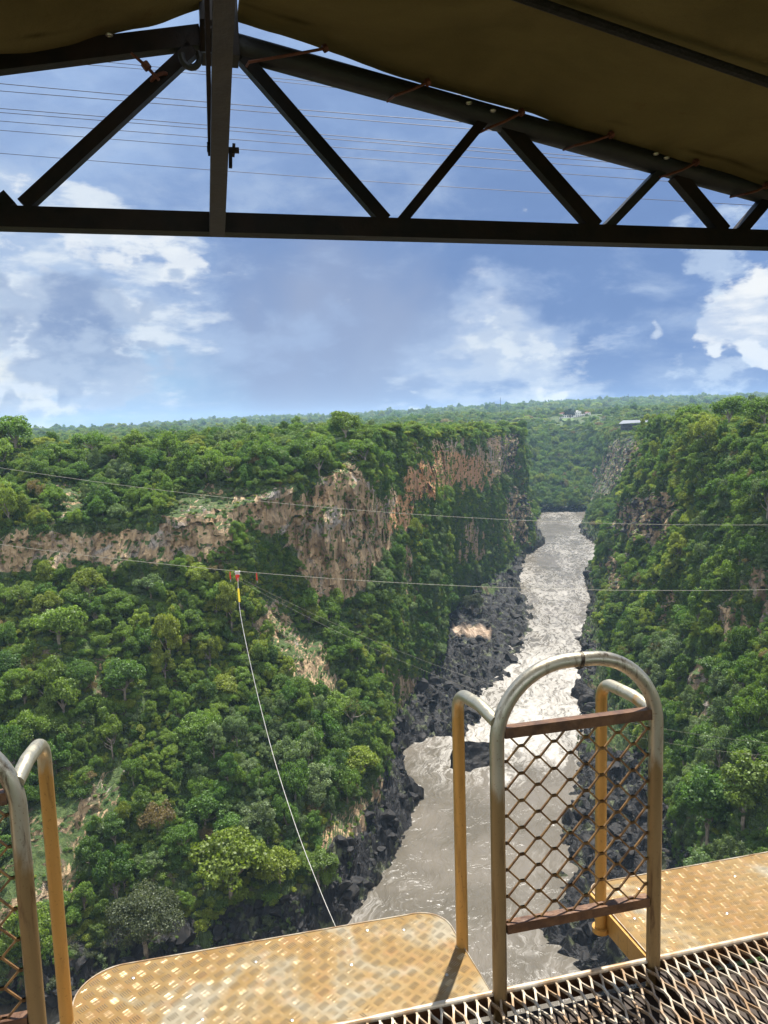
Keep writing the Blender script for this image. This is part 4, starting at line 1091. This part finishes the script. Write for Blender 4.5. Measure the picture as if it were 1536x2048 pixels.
# tread plates
def rounded(poly_r):
    """polygon corners with radii -> point list (counter-clockwise)"""
    pts = []
    n_ = len(poly_r)
    for i in range(n_):
        p, r = Vector(poly_r[i][:2]), poly_r[i][2]; a = (Vector(poly_r[i-1][:2])-p).normalized(); c = (Vector(poly_r[(i+1) % n_][:2])-p).normalized()
        if r <= 0: pts.append(tuple(p)); continue
        ang = a.angle(c); t_ = r/math.tan(ang/2); s_, e_ = p+a*t_, p+c*t_; cen = p+(a+c).normalized()*(r/math.sin(ang/2))
        a0_, a1_ = math.atan2(*(s_-cen).yx), math.atan2(*(e_-cen).yx); da = (a1_-a0_+math.pi) % (2*math.pi)-math.pi
        for q in range(13): th = a0_+da*q/12; pts.append((cen.x+r*math.cos(th), cen.y+r*math.sin(th)))
    return pts
def tread_plate(corners, label, side_beam=None, vary=0):
    e = pempty('tread_plate', (corners[0][0], corners[0][1], 0)); tag(e, label, 'footplate', 'yellowed tread plates beyond the walkway')
    o_ = rounded(corners); n_ = len(o_)
    b = MB()
    b.add([(x, y, .000) for x, y in o_]+[(x, y, -.004) for x, y in o_], [tuple(range(n_)), tuple(range(2*n_-1, n_-1, -1))]+[(i, i+n_, (i+1) % n_+n_, (i+1) % n_) for i in range(n_)])
    ox = np.array(o_)
    cs = .0370
    x0, x1, y0, y1 = ox[:, 0].min(), ox[:, 0].max(), ox[:, 1].min(), ox[:, 1].max()
    th = math.radians(35+vary); ct, sn = math.cos(th), math.sin(th)
    VV, FF = [], []
    R2 = int(2.2/cs)
    ins = [(p_[0], p_[1]) for p_ in o_]
    cxm, cym = (x0+x1)/2, (y0+y1)/2
    for i in range(-R2, R2):
        for j in range(-R2, R2):
            cx_, cy_ = (i+.5)*cs, (j+.5)*cs
            X_ = cxm+cx_*ct-cy_*sn; Y_ = cym+cx_*sn+cy_*ct
            if not (x0 < X_ < x1 and y0 < Y_ < y1): continue
            dirn = th+(math.pi/2 if (i+j) % 2 else 0)
            dx_, dy_ = math.cos(dirn), math.sin(dirn)
            for q in range(-2, 3):
                jt = random.uniform(-.07, .07); dx_, dy_ = math.cos(dirn+jt), math.sin(dirn+jt)
                mx, my = X_-dy_*q*.0062, Y_+dx_*q*.0062
                ev = (i+j) % 2 == 0
                hl = .0142-.0007*abs(q)
                if vary: hw, hh = .0022, .0010+random.uniform(-.0002, .0002)
                else: hw, hh = (.0018, .00108+random.uniform(-.00035, .00035)) if ev else (.0019, .0017)
                pts = [(-hl, 0, 0), (-hl*.55, -hw, 0), (hl*.55, -hw, 0), (hl, 0, 0), (hl*.55, hw, 0), (-hl*.55, hw, 0), (-hl*.5, 0, hh), (0, 0, hh*1.15), (hl*.5, 0, hh)]
                W3 = [(mx+a_*dx_-c_*dy_, my+a_*dy_+c_*dx_, z_+.0002) for a_, c_, z_ in pts]
                tst = np.array([W3[0], W3[3]])
                if not inpoly(tst[:, 0], tst[:, 1], ins).all(): continue
                s0 = len(VV); VV += W3
                FF += [tuple(s0+v for v in f) for f in ((0, 1, 6), (1, 2, 8, 7, 6), (2, 3, 8), (3, 4, 8), (4, 5, 6, 7, 8), (5, 0, 6))]
    b.add(VV, FF)
    pbuild(b, 'chequer_sheet', M['plate'], e)
    # rim bead along outer edge
    b = MB(); b.tube([(x, y, .0012) for x, y in o_[:]]+[(o_[0][0], o_[0][1], .0012)], .0022, 6); pbuild(b, 'edge_weld', M['grate'], e, True)
    # under frame
    b = MB()
    m_ = .03
    inset = [((x-(x0+x1)/2)*(1-2*m_/(x1-x0))+(x0+x1)/2, (y-(y0+y1)/2)*(1-2*m_/(y1-y0))+(y0+y1)/2) for x, y in o_]
    for q in range(n_):
        a_, c_ = inset[q], inset[(q+1) % n_]
        if (Vector(a_)-Vector(c_)).length < .002: continue
        b.bar((a_[0], a_[1], -.0255), (c_[0], c_[1], -.0255), .008, .042)
    pbuild(b, 'under_frame', M['tube_y'], e)
    if side_beam:
        b = MB(); (sa, sb) = side_beam
        b.bar((sa[0], sa[1], -.040), (sb[0], sb[1], -.040), .012, .072); pbuild(b, 'side_beam', M['tube_y'], e)
    # rivets
    rv = [(x0+.06, y0+.18), (x0+.16, y1-.07), (x0+.36, y0+.12), (x0+.52, y1-.10), (x0+.60, y0+.05), (x0+.80, y0+.22), (x0+.88, y1-.05), (x1-.10, y0+.10), (x1-.17, y1-.08)]
    for (x, y) in rv:
        if not inpoly(np.array([x]), np.array([y]), ins)[0]: continue
        b = MB(); b.tube([(x, y, .0003), (x, y, .002), (x, y, .0032)], [.0055, .0052, .002], 10); pbuild(b, 'rivet', M['rivet'], e, True)
    return e
tread_plate([(-1.186, .012, 0), (-.022, .012, 0), (-.045, .412, .10), (-1.186, .425, .13)], 'yellow-stained tread plate with rounded outer corners between the two gates')
tread_plate([(.492, .012, 0), (2.4, .012, 0), (2.4, .39, .02), (.484, .40, .045)], 'yellow-stained tread plate right of the middle gate with a square side beam', ((.488, .02), (.480, .36)), -37)

# gates
def arc_path(pts_r, seg=10):
    """3D polyline with rounded corners"""
    outp = []
    for i, (p, r) in enumerate(pts_r):
        p = Vector(p)
        if r <= 0 or i in (0, len(pts_r)-1): outp.append(p); continue
        a = (Vector(pts_r[i-1][0])-p).normalized(); c = (Vector(pts_r[i+1][0])-p).normalized()
        ang = a.angle(c); t_ = r/math.tan(ang/2); s_, e_ = p+a*t_, p+c*t_
        bis = (a+c).normalized(); cen = p+bis*(r/math.sin(ang/2))
        v0, v1 = s_-cen, e_-cen; om = v0.angle(v1)
        for q in range(seg+1):
            f = q/seg; outp.append(cen+(v0*math.sin((1-f)*om)+v1*math.sin(f*om))/math.sin(om))
    return outp
def gate(u0, label, lbase, rbase):
    Wd = .489; e = pempty('safety_gate', (u0, 0, 0)); tag(e, label, 'gate', 'looped tube gates at the jump gap')
    b = MB(); b.tube(arc_path([((u0, 0, -.10), 0), ((u0, 0, .962), .213), ((u0+Wd, 0, .952), .213), ((u0+Wd, 0, -.10), 0)], 16), .0205, 18)
    pbuild(b, 'loop_frame', M['tube_s'], e, True)
    for z, hgt in ((.775, .030), (.200, .028)):
        b = MB(); b.box(u0+.0205, u0+Wd-.0205, -.012, .014, z-hgt/2, z+hgt/2); pbuild(b, 'cross_bar', M['rust'], e)
    # expanded metal panel
    b = MB(); x0, x1, z0, z1 = u0+.022, u0+Wd-.022, .213, .761
    pw, ph = .0985, .0795; hw = ph/2
    nr = int((z1-z0)/hw)+3
    fl_ = .0065
    for r in range(-2, nr):
        zb = z0+r*hw+.02
        for sgn in ((1,) if r % 2 == 0 else (-1,)):
            pts = []; x = x0-pw*1.5
            k = 0
            while x < x1+pw:
                zz = zb+(hw/2*sgn if k % 2 == 0 else -hw/2*sgn)
                pts += [(x-fl_, zz), (x+fl_, zz)]; x += pw/2; k += 1
            for (xa, za), (xb, zb2) in zip(pts[:-1], pts[1:]):
                # clip to the frame
                if xb <= x0 or xa >= x1 or max(za, zb2) <= z0 or min(za, zb2) >= z1: continue
                def cl(xa, za, xb, zb2):
                    t0_, t1_ = 0.0, 1.0
                    for p_, d_, lo, hi in ((xa, xb-xa, x0, x1), (za, zb2-za, z0, z1)):
                        if abs(d_) < 1e-9:
                            if p_ < lo or p_ > hi: return None
                            continue
                        ta, tb = (lo-p_)/d_, (hi-p_)/d_
                        if ta > tb: ta, tb = tb, ta
                        t0_, t1_ = max(t0_, ta), min(t1_, tb)
                    return (t0_, t1_) if t0_ < t1_ else None
                c = cl(xa, za, xb, zb2)
                if not c: continue
                A = (xa+(xb-xa)*c[0], 0, za+(zb2-za)*c[0]); B = (xa+(xb-xa)*c[1], 0, za+(zb2-za)*c[1])
                flat = abs(za-zb2) < 1e-6
                b.bar(A, B, .0046 if not flat else .0052, .0050 if not flat else .0078, (0, 0, 1))
    pbuild(b, 'mesh_panel', M['meshgold'], e)
    for sx2, ub, attach in ((-1, lbase, u0), (1, rbase, u0+Wd)):
        if ub is None: continue
        b = MB()
        topz = .785 if (sx2 > 0 and u0 > -1) else .818
        q = Vector((attach, 0, topz-.012)); bs2 = Vector((ub[0], ub[1], 0))
        dirh = (Vector((attach, 0, 0))-bs2); dirh.z = 0
        P1 = Vector((ub[0], ub[1], topz)); 
        path = arc_path([((ub[0], ub[1], -.06), 0), (tuple(P1+Vector((0, 0, 0))), .058), (tuple(bs2+dirh*.60+Vector((0, 0, topz+.004))), .10), (tuple(q), 0)], 12)
        b.tube(path, .0185, 16); pbuild(b, 'side_rail', M['tube_y'], e, True)
        b = MB(); b.tube([(ub[0], ub[1], -.075), (ub[0], ub[1], -.058)], .028, 14); pbuild(b, 'rail_foot', M['tube_y'], e, True)
    return e
g1 = gate(0, 'middle looped tube gate with an expanded metal panel over the river gap', (-.034, .226), (.462, .262))
b = MB()
for q in range(3): b.tube([(.243+.004*q+.0235*.2*math.sin(a_), .0228*math.cos(a_), .9545+.0228*math.sin(a_)) for a_ in np.linspace(0, 2*math.pi, 14)], .0013, 5)
b.tube([(.250, -.02, .945), (.268, -.026, .936)], .0013, 5); pbuild(b, 'wire_tie', M['dark'], g1)
gate(-1.700, 'left looped tube gate cut by the picture edge, its right post and rail in view', (-1.734, .226), (-1.192, .226))

# roof truss
tr = pempty('roof_truss', (0, 0, 2.1)); tag(tr, 'black steel triangulated roof truss spanning the opening', 'truss')
def pl(a, c): return LP(*a), LP(*c)
def prism(name, a, c, wd, ht, mat, parent, ext=(0, 0)):
    wd *= .86; A, B = Vector(a), Vector(c); d = (B-A).normalized(); A = A-d*ext[0]; B = B+d*ext[1]
    b = MB(); b.bar(A, B, wd, ht, (0, 1, 0) if abs(d.y) < .9 else (0, 0, 1)); return pbuild(b, name, mat, parent)
A, B = pl((0, 437), (1536, 481)); prism('bottom_chord', A, B, .052, .050, M['black'], tr, (1.5, 1.2))
A, B = pl((0, 124), (402, 74)); prism('top_chord', A, B, .05, .03, M['black'], tr, (1.5, 0))
A, B = LP(474, 94, .0), LP(1536, 388, .0)
b = MB(); d = (Vector(B)-Vector(A)).normalized(); b.tube([Vector(A)-d*.02, Vector(B)+d*1.2], .028, 14); pbuild(b, 'top_chord', M['grey'], tr, True)
for (a, c, wd) in (((385, 100), (48, 412), .034), ((0, 392), (22, 416), .034), ((487, 118), (770, 442), .034), ((968, 240), (800, 446), .028), ((1008, 250), (1190, 455), .042),
                   ((1325, 338), (1212, 456), .026), ((1350, 350), (1446, 464), .040), ((1545, 385), (1476, 466), .034)):
    A, B = pl(a, c); prism('web_bar', A, B, wd, .030, M['black' if wd != .026 else 'grey'], tr)
b = MB(); A = LP(400, 50); c = LP(478, 125); b.box(A[0], c[0], -.035, .03, c[2], A[2]+.10); pbuild(b, 'apex_box', M['black'], tr)
A = LP(381, 112, -.04); b = MB(); b.tube([(A[0]+.020*math.cos(t_), -.04, A[2]+.024*math.sin(t_)) for t_ in np.linspace(math.pi*.95, math.pi*2.15, 14)], .0075, 8); pbuild(b, 'hook_ring', M['grey'], tr, True)
# inclined brace from ridge down to the chord
br = pempty('roof_brace', (-.65, 0, 2.1)); tag(br, 'thick scuffed steel strut running down from the ridge to the bottom chord', 'brace')
A = LP(449, -60, -.62); B = LP(434, 460, -.045)
b = MB(); b.bar(A, B, .034, .034, (0, 1, 0)); pbuild(b, 'strut', M['grey'], br)
A = LP(413, -40, -.50); B = LP(420, 300, -.22); b = MB(); b.bar(A, B, .008, .02, (0, 1, 0)); pbuild(b, 'flat_bar', M['black'], br)
A = LP(414, 298, -.24); B = LP(478, 301, -.24); b = MB(); b.tube([A, B], .006, 10); b.tube([LP(415, 298, -.24), LP(421, 298, -.24)], .013, 6); b.tube([LP(464, 300, -.24), LP(470, 301, -.24)], .013, 6)
b.bar(LP(461, 300, -.24), LP(461, 335, -.24), .007, .012, (0, 1, 0)); pbuild(b, 'bolt', M['black'], br)
A = LP(414, 40, -.12); B = LP(416, 105, -.10); b = MB(); b.tube([A, B], [.016, .018], 12); b.tube([LP(408, 62, -.12), LP(424, 62, -.12)], .012, 8); pbuild(b, 'clamp', M['black'], br, True)

# canvas awnings
def m_canvas():
    m, t = new_mat('olive_canvas')
    P_ = t.n('ShaderNodeTexCoord').outputs['Object']
    nz = t.noise(P_, 2.2, 6, .6, .6); fi = t.noise(P_, 420, 2, .5)
    col = t.mix(t.rng(nz, .35, .68), (.185, .155, .070), (.125, .105, .048))
    col = t.mix(t.m('MULTIPLY', t.rng(t.noise(P_, 7, 5, .6), .60, .72), .5), col, (.13, .07, .035))
    seam = t.n('ShaderNodeAttribute', attribute_name='seam').outputs['Fac']
    col = t.mix(t.m('MULTIPLY', seam, .65), col, (.01, .008, .005))
    d_ = t.n('ShaderNodeBsdfDiffuse', {'Color': t.mix(t.m('MULTIPLY', fi, .35), col, (.02, .018, .01)), 'Normal': t.n('ShaderNodeBump', {'Strength': .5, 'Distance': .02, 'Height': t.noise(P_, 9, 5, .6, .8)}).outputs[0]})
    tl = t.n('ShaderNodeBsdfTranslucent', {'Color': (.07, .058, .018, 1)})
    out(t, t.n('ShaderNodeMixShader', {0: .22, 1: d_.outputs[0], 2: tl.outputs[0]}).outputs[0]); return m
M['canvas'] = m_canvas()
def canvas(edge_px, ext_u, label, depth=3.4, rise=0.0, name='canvas_awning'):
    E_ = [Vector(LP(x, y, .0)) for x, y in edge_px]
    us = np.array([p.x for p in E_]); ws = np.array([p.z for p in E_])
    ug = np.linspace(ext_u[0], ext_u[1], 150)
    wg = np.interp(ug, us, ws)
    sl0 = (ws[1]-ws[0])/(us[1]-us[0]); sl1 = (ws[-1]-ws[-2])/(us[-1]-us[-2])
    wg = np.where(ug > us[-1], ws[-1]+(ug-us[-1])*sl1, wg); wg = np.where(ug < us[0], ws[0]+(ug-us[0])*sl0, wg)
    vg = np.concatenate([np.linspace(0, -.25, 16), np.linspace(-.3, -depth, 50)])
    UG, VG = np.meshgrid(ug, vg); 
    sm = np.polyval(np.polyfit(us, ws, 1), ug)
    bl = sstep(-vg, 0, .5)[:, None]
    Wg = wg[None]*(1-bl)+sm[None]*bl
    Wg = Wg+.011*fbm(UG, VG, UG*0, .42, oct=3, seed=91)*sstep(-VG, .02, .3)+.006*fbm(UG, VG, UG*0, .13, oct=2, seed=92)
    Pl = np.stack([UG, VG, Wg], -1)
    P2 = Pl.reshape(-1, 3); Wd = O_+P2[:, :1]*U_+P2[:, 1:2]*V_ax+np.array([0, 0, 1])*P2[:, 2:3]
    top = Wd+np.array([0, 0, .003])
    G = np.stack([Wd.reshape(Pl.shape), top.reshape(Pl.shape)[::-1]], 0).reshape(-1, Pl.shape[1], 3)
    o, _ = grid_np(name, G, M['canvas'])
    sv = np.exp(-((-VG-.085-.012*fbm(UG, VG*0, UG*0, .3, oct=3, seed=93))/.0022)**2)*sstep(fbm(UG, VG*0, UG*0, .2, oct=2, seed=94), -.5, .1)
    sv = np.concatenate([sv, sv[::-1]*0], 0)
    a = o.data.attributes.new('seam', 'FLOAT', 'POINT'); a.data.foreach_set('value', sv.reshape(-1).astype(np.float32))
    tag(o, label, 'awning', 'olive canvas roof sheets'); return o, (us, ws)
cr_, (cus, cws) = canvas([(474, 45), (560, 68), (640, 98), (768, 148), (870, 178), (1000, 214), (1100, 243), (1230, 285), (1360, 328), (1450, 356), (1536, 382)], (LP(474, 45)[0], 3.0), 'large olive canvas roof sheet on the right of the ridge')
canvas([(0, 118), (60, 112), (150, 98), (230, 72), (300, 53), (360, 36), (404, 20)], (-3.2, LP(404, 20)[0]), 'olive canvas roof sheet on the left of the ridge')
# black rope running under the right canvas
def onc(px_, py_):
    d = ray(px_, py_); d = np.array([d@U_, d@V_ax, d[2]]); o0 = -np.array([O_@U_, O_@V_ax, O_[2]])
    s_, i_ = np.polyfit(cus, cws, 1)
    t_ = (s_*o0[0]+i_-o0[2])/(d[2]-s_*d[0]); return o0+d*t_
ra, rb_ = onc(1150, 0), onc(1536, 135); print('rope', ra, rb_)
dr = (rb_-ra)
b = MB(); b.tube([tuple(ra+dr*f+np.array([0, 0, -.028])) for f in np.linspace(-1.2, 2.0, 30)], .0098, 8); o = pbuild(b, 'roof_rope', M['ropeblack'], None, True); tag(o, 'black rope stretched under the right canvas sheet', 'rope')
# wire ties lashing canvas to pipe
for j, (a, c) in enumerate((((650, 97), (498, 124)), ((855, 165), (790, 191)), ((1043, 225), (975, 257)), ((1222, 270), (1150, 291)), ((1392, 325), (1335, 350)), ((1532, 372), (1490, 388)))):
    A, B = Vector(LP(*a, -.05)), Vector(LP(*c, -.045)); b = MB()
    mdl = A.lerp(B, .55)+Vector((0, -.008, -.004))
    b.tube([A, mdl, B, B+Vector((-.006, .05, .006)), B+Vector((.02, .06, .05))], .0033, 7)
    b.tube([A+Vector((-.004, 0, -.002)), A+Vector((.004, 0, .003))], .009, 8)
    o = pbuild(b, 'canvas_tie', M['rustwire'], None, True)
    tag(o, ('long rusty wire tie nearest the ridge', 'second rusty wire tie from the ridge', 'rusty tie by the first web bar joint', 'rusty tie between the two web bar joints', 'rusty tie at the second web bar joint', 'rusty tie at the right picture edge')[j]+' on the truss pipe', 'wire tie', 'wire ties along the truss pipe')
b = MB(); b.tube([LP(262, 106, -.03), LP(292, 132, -.03), LP(318, 160, -.035)], [.003, .004, .0035], 7); b.tube([LP(288, 126, -.03), LP(297, 138, -.03)], .009, 8)
A = Vector(LP(318, 160, 0)); b.tube([A+Vector((.024*math.cos(t_)*.8, .028*math.sin(t_), .010*math.cos(t_))) for t_ in np.linspace(0, 6.28, 14)], .0045, 7)
o = pbuild(b, 'knotted_tie', M['rustwire'], None, True); tag(o, 'knotted rusty tie wrapped round the left sloping web bar', 'wire tie')
for j, (x, y) in enumerate(((218, 64), (938, 201), (986, 216), (1312, 303), (1333, 311))):
    p_ = LP(x, y, -.04); b = MB(); b.tube([(p_[0]+.006*math.cos(t_), -.04+.006*math.sin(t_), p_[2]-.006) for t_ in np.linspace(0, 6.28, 12)], .0022, 6)
    o = pbuild(b, 'eyelet', M['rivet'], None, True); tag(o, ('brass eyelet in the left canvas sheet', 'eyelet left of the first web bar joint', 'eyelet just above the first web bar joint', 'left one of two eyelets at the second web bar joint', 'right one of two eyelets at the second web bar joint')[j], 'eyelet', 'eyelets along the canvas edge')

# ------------------------------------------------------------------ cables
def cable(pts, Yd, r, mat, name, label, group, ext=(2.0, 2.0), n=60, cat='cable'):
    Q = np.array([aty(x, y, Yd if not isinstance(Yd, (list, tuple)) else Yd[i]) for i, (x, y) in enumerate(pts)])
    t_ = np.linspace(0, 1, len(Q)) if False else (Q[:, 0]-Q[0, 0])/(Q[-1, 0]-Q[0, 0])
    cz_ = np.polyfit(t_, Q[:, 2], min(2, len(Q)-1)); cy_ = np.polyfit(t_, Q[:, 1], 1)
    tt_ = np.linspace(-ext[0], 1+ext[1], n); 
    b = MB(); b.tube([(Q[0, 0]+(Q[-1, 0]-Q[0, 0])*s_, np.polyval(cy_, s_), np.polyval(cz_, s_)) for s_ in tt_], r, 6)
    o = b.build(name, mat, None, True); tag(o, label, cat, group); return o
TOPC = [((0, 167), (420, 205), (768, 232), (1000, 250)), ((0, 182), (420, 215), (768, 245), (960, 259)), ((0, 217), (420, 250), (768, 280), (1200, 316)), ((0, 225), (420, 258), (768, 287), (1250, 327)),
        ((0, 242), (420, 275), (768, 302), (1310, 342)), ((0, 261), (420, 292), (768, 322), (1400, 367)), ((0, 307), (420, 338), (768, 366), (1536, 412)), ((160, 119), (420, 144), (700, 170)), ((125, 126), (420, 150), (740, 183))]
ORD = ('third', 'fourth', 'fifth', 'sixth', 'seventh', 'eighth', 'ninth and lowest', 'topmost', 'second')
for j, c in enumerate(TOPC):
    cable(c, 46+2*j, .019, M['wire'], 'overhead_cable', f'{ORD[j]} of the thin dark cables crossing the sky behind the truss', 'overhead cables crossing the sky', (.6, .6))
cable(((0, 935), (480, 1000), (800, 1025), (1100, 1043), (1536, 1050)), 72, .0145, M['palewire'], 'gorge_cable', 'upper pale steel cable spanning the gorge above the rope trolley', 'pale cables spanning the gorge', (.8, .35))
cable(((0, 1088), (470, 1145), (900, 1168), (1536, 1180)), 60, .0155, M['palewire'], 'gorge_cable', 'lower pale steel cable that carries the red and yellow rope trolley', 'pale cables spanning the gorge', (.8, .4))
cable(((482, 1152), (640, 1235), (860, 1335), (1200, 1425), (1536, 1486)), (60, 60, 61, 63, 65), .007, M['palewire'], 'guy_line', 'upper one of two thin guy lines running from the trolley to the right', 'thin guy lines from the trolley', (0, .5))
cable(((480, 1155), (620, 1240), (860, 1355), (1200, 1450), (1536, 1512)), (60, 60, 61, 63, 65), .007, M['palewire'], 'guy_line', 'lower one of two thin guy lines running from the trolley to the right', 'thin guy lines from the trolley', (0, .5))
# trolley and swing rope
T0 = Vector(aty(475, 1146, 60))
tro = empty('rope_trolley', tuple(T0)); tro.scale = (.68, .68, .68); tag(tro, 'small rope trolley with red tape on the lower pale cable', 'trolley')
b = MB(); b.box(-.28, .28, -.12, .12, -.22, .22); b.tube([(-.2, -.15, .12), (-.2, .15, .12)], .13, 10); b.tube([(.2, -.15, .12), (.2, .15, .12)], .13, 10); b.build('pulley_block', M['rope'], tro)
b = MB(); b.tube([(0, 0, -.15), (-.05, 0, -.55), (0, 0, -1.0)], [.26, .22, .09], 8); b.build('red_wrap', M['red'], tro, True)
for (x, y, nm) in ((460, 1150, 'red ribbon tied to the cable left of the trolley'), (513, 1152, 'red ribbon tied to the cable right of the trolley')):
    p_ = Vector(aty(x, y-5, 60)); e = empty('ribbon', tuple(p_)); tag(e, nm, 'ribbon', 'red ribbons on the lower cable')
    b = MB(); b.tube([(0, 0, .03), (0, 0, -.25), (.02, 0, -.55)], [.045, .06, .05], 6); b.build('tape', M['red'], e); b = MB(); b.tube([(.02, 0, -.55), (.03, 0, -.75)], [.03, .02], 6); b.build('knot', M['rope'], e)
RP = [((476, 1150), 60), ((477, 1190), 59.3), ((482, 1235), 58.5), ((497, 1310), 57), ((520, 1410), 55), ((552, 1530), 52), ((594, 1660), 48.5), ((640, 1780), 45), ((672, 1855), 43), ((692, 1900), 41.6), ((700, 1960), 36), ((660, 2060), 22)]
pts = [Vector(aty(*p_, d_)) for p_, d_ in RP]+[Vector(LW((-.55, .30, -1.6))), Vector(LW((-.55, .32, -.05)))]
def smooth_pts(ps_, m_=6):
    o2 = []
    for i in range(len(ps_)-1):
        p0, p1, p2, p3 = ps_[max(i-1, 0)], ps_[i], ps_[i+1], ps_[min(i+2, len(ps_)-1)]
        for q in range(m_):
            f = q/m_; o2.append(.5*((2*p1)+(p2-p0)*f+(2*p0-5*p1+4*p2-p3)*f*f+(3*p1-p0-3*p2+p3)*f**3))
    o2.append(ps_[-1]); return o2
sw = empty('swing_rope', tuple(pts[0])); tag(sw, 'long white swing rope with a yellow sleeve hanging from the trolley', 'rope')
b = MB(); sp_ = smooth_pts(pts); b.tube(sp_, [.025-.018*min(1, i/len(sp_)*1.05)**2.2 for i in range(len(sp_))], 7); o = b.build('rope_line', M['rope'], None, True); reparent(o, sw)
def along(py0, py1, x0, x1, r, nm, mat):
    b = MB(); b.tube([aty(x0, py0, 59.3), aty(x1, py1, 59)], r, 8); o = b.build(nm, mat, None, True); reparent(o, sw)
along(1177, 1204, 476.5, 479, .08, 'yellow_sleeve', M['yellow'])
for q in range(3): along(1207+5*q, 1209+5*q, 479.2+.3*q, 479.5+.3*q, .06, 'black_band', M['black'])

# ------------------------------------------------------------------ labels: tell apart small sets of look-alikes by their order in view
from collections import defaultdict
byl = defaultdict(list)
bpy.context.view_layer.update()
for o in list(COL.objects):
    if o.get('group') in ('trees of the gorge', 'shrubs and creepers of the gorge', 'black boulders along the river'): byl[o['label']].append(o)
ONES = {2: ('left of two', 'right of two'), 3: ('left of three', 'middle of three', 'right of three')}
for lab, os_ in byl.items():
    m_ = len(os_)
    if m_ < 2: continue
    if m_ <= 6:
        os_.sort(key=lambda o: float(proj(np.array(o.location))[0]))
        for q, o in enumerate(os_):
            pre = ONES[m_][q] if m_ in ONES else ('leftmost', 'second from left', 'third from left', 'fourth from left', 'fifth from left', 'rightmost')[q if q < m_-1 else 5]+' of'
            new = pre+' '+lab
            if len(new.split()) <= 16: o['label'] = new
        if len(os_[0]['label'].split()) > 16: print('long', os_[0]['label'])
print('label classes', len(byl), 'shared', sum(len(v) for v in byl.values() if len(v) > 6))

# ------------------------------------------------------------------ air
bm = bmesh.new(); bmesh.ops.create_cube(bm, size=1)
me_ = bpy.data.meshes.new('haze'); bm.to_mesh(me_); bm.free()
lo = V.min(0); hi = V.max(0)
hz_ = bpy.data.objects.new('haze', me_); COL.objects.link(hz_)
hz_.scale = (hi[0]-lo[0]+200, hi[1]-lo[1]+200, hi[2]+60-(lo[2]-1.5)); hz_.location = ((lo[0]+hi[0])/2, (lo[1]+hi[1])/2, (hi[2]+60+lo[2]-1.5)/2)
mh, t = new_mat('air'); vol = t.n('ShaderNodeVolumePrincipled', {'Color': (.50, .73, 1.0, 1), 'Density': .00009})
t.n('ShaderNodeOutputMaterial', {'Volume': vol.outputs[0]}); me_.materials.append(mh)
tag(hz_, 'thin blue humid air filling the gorge and the distance', kind='stuff')
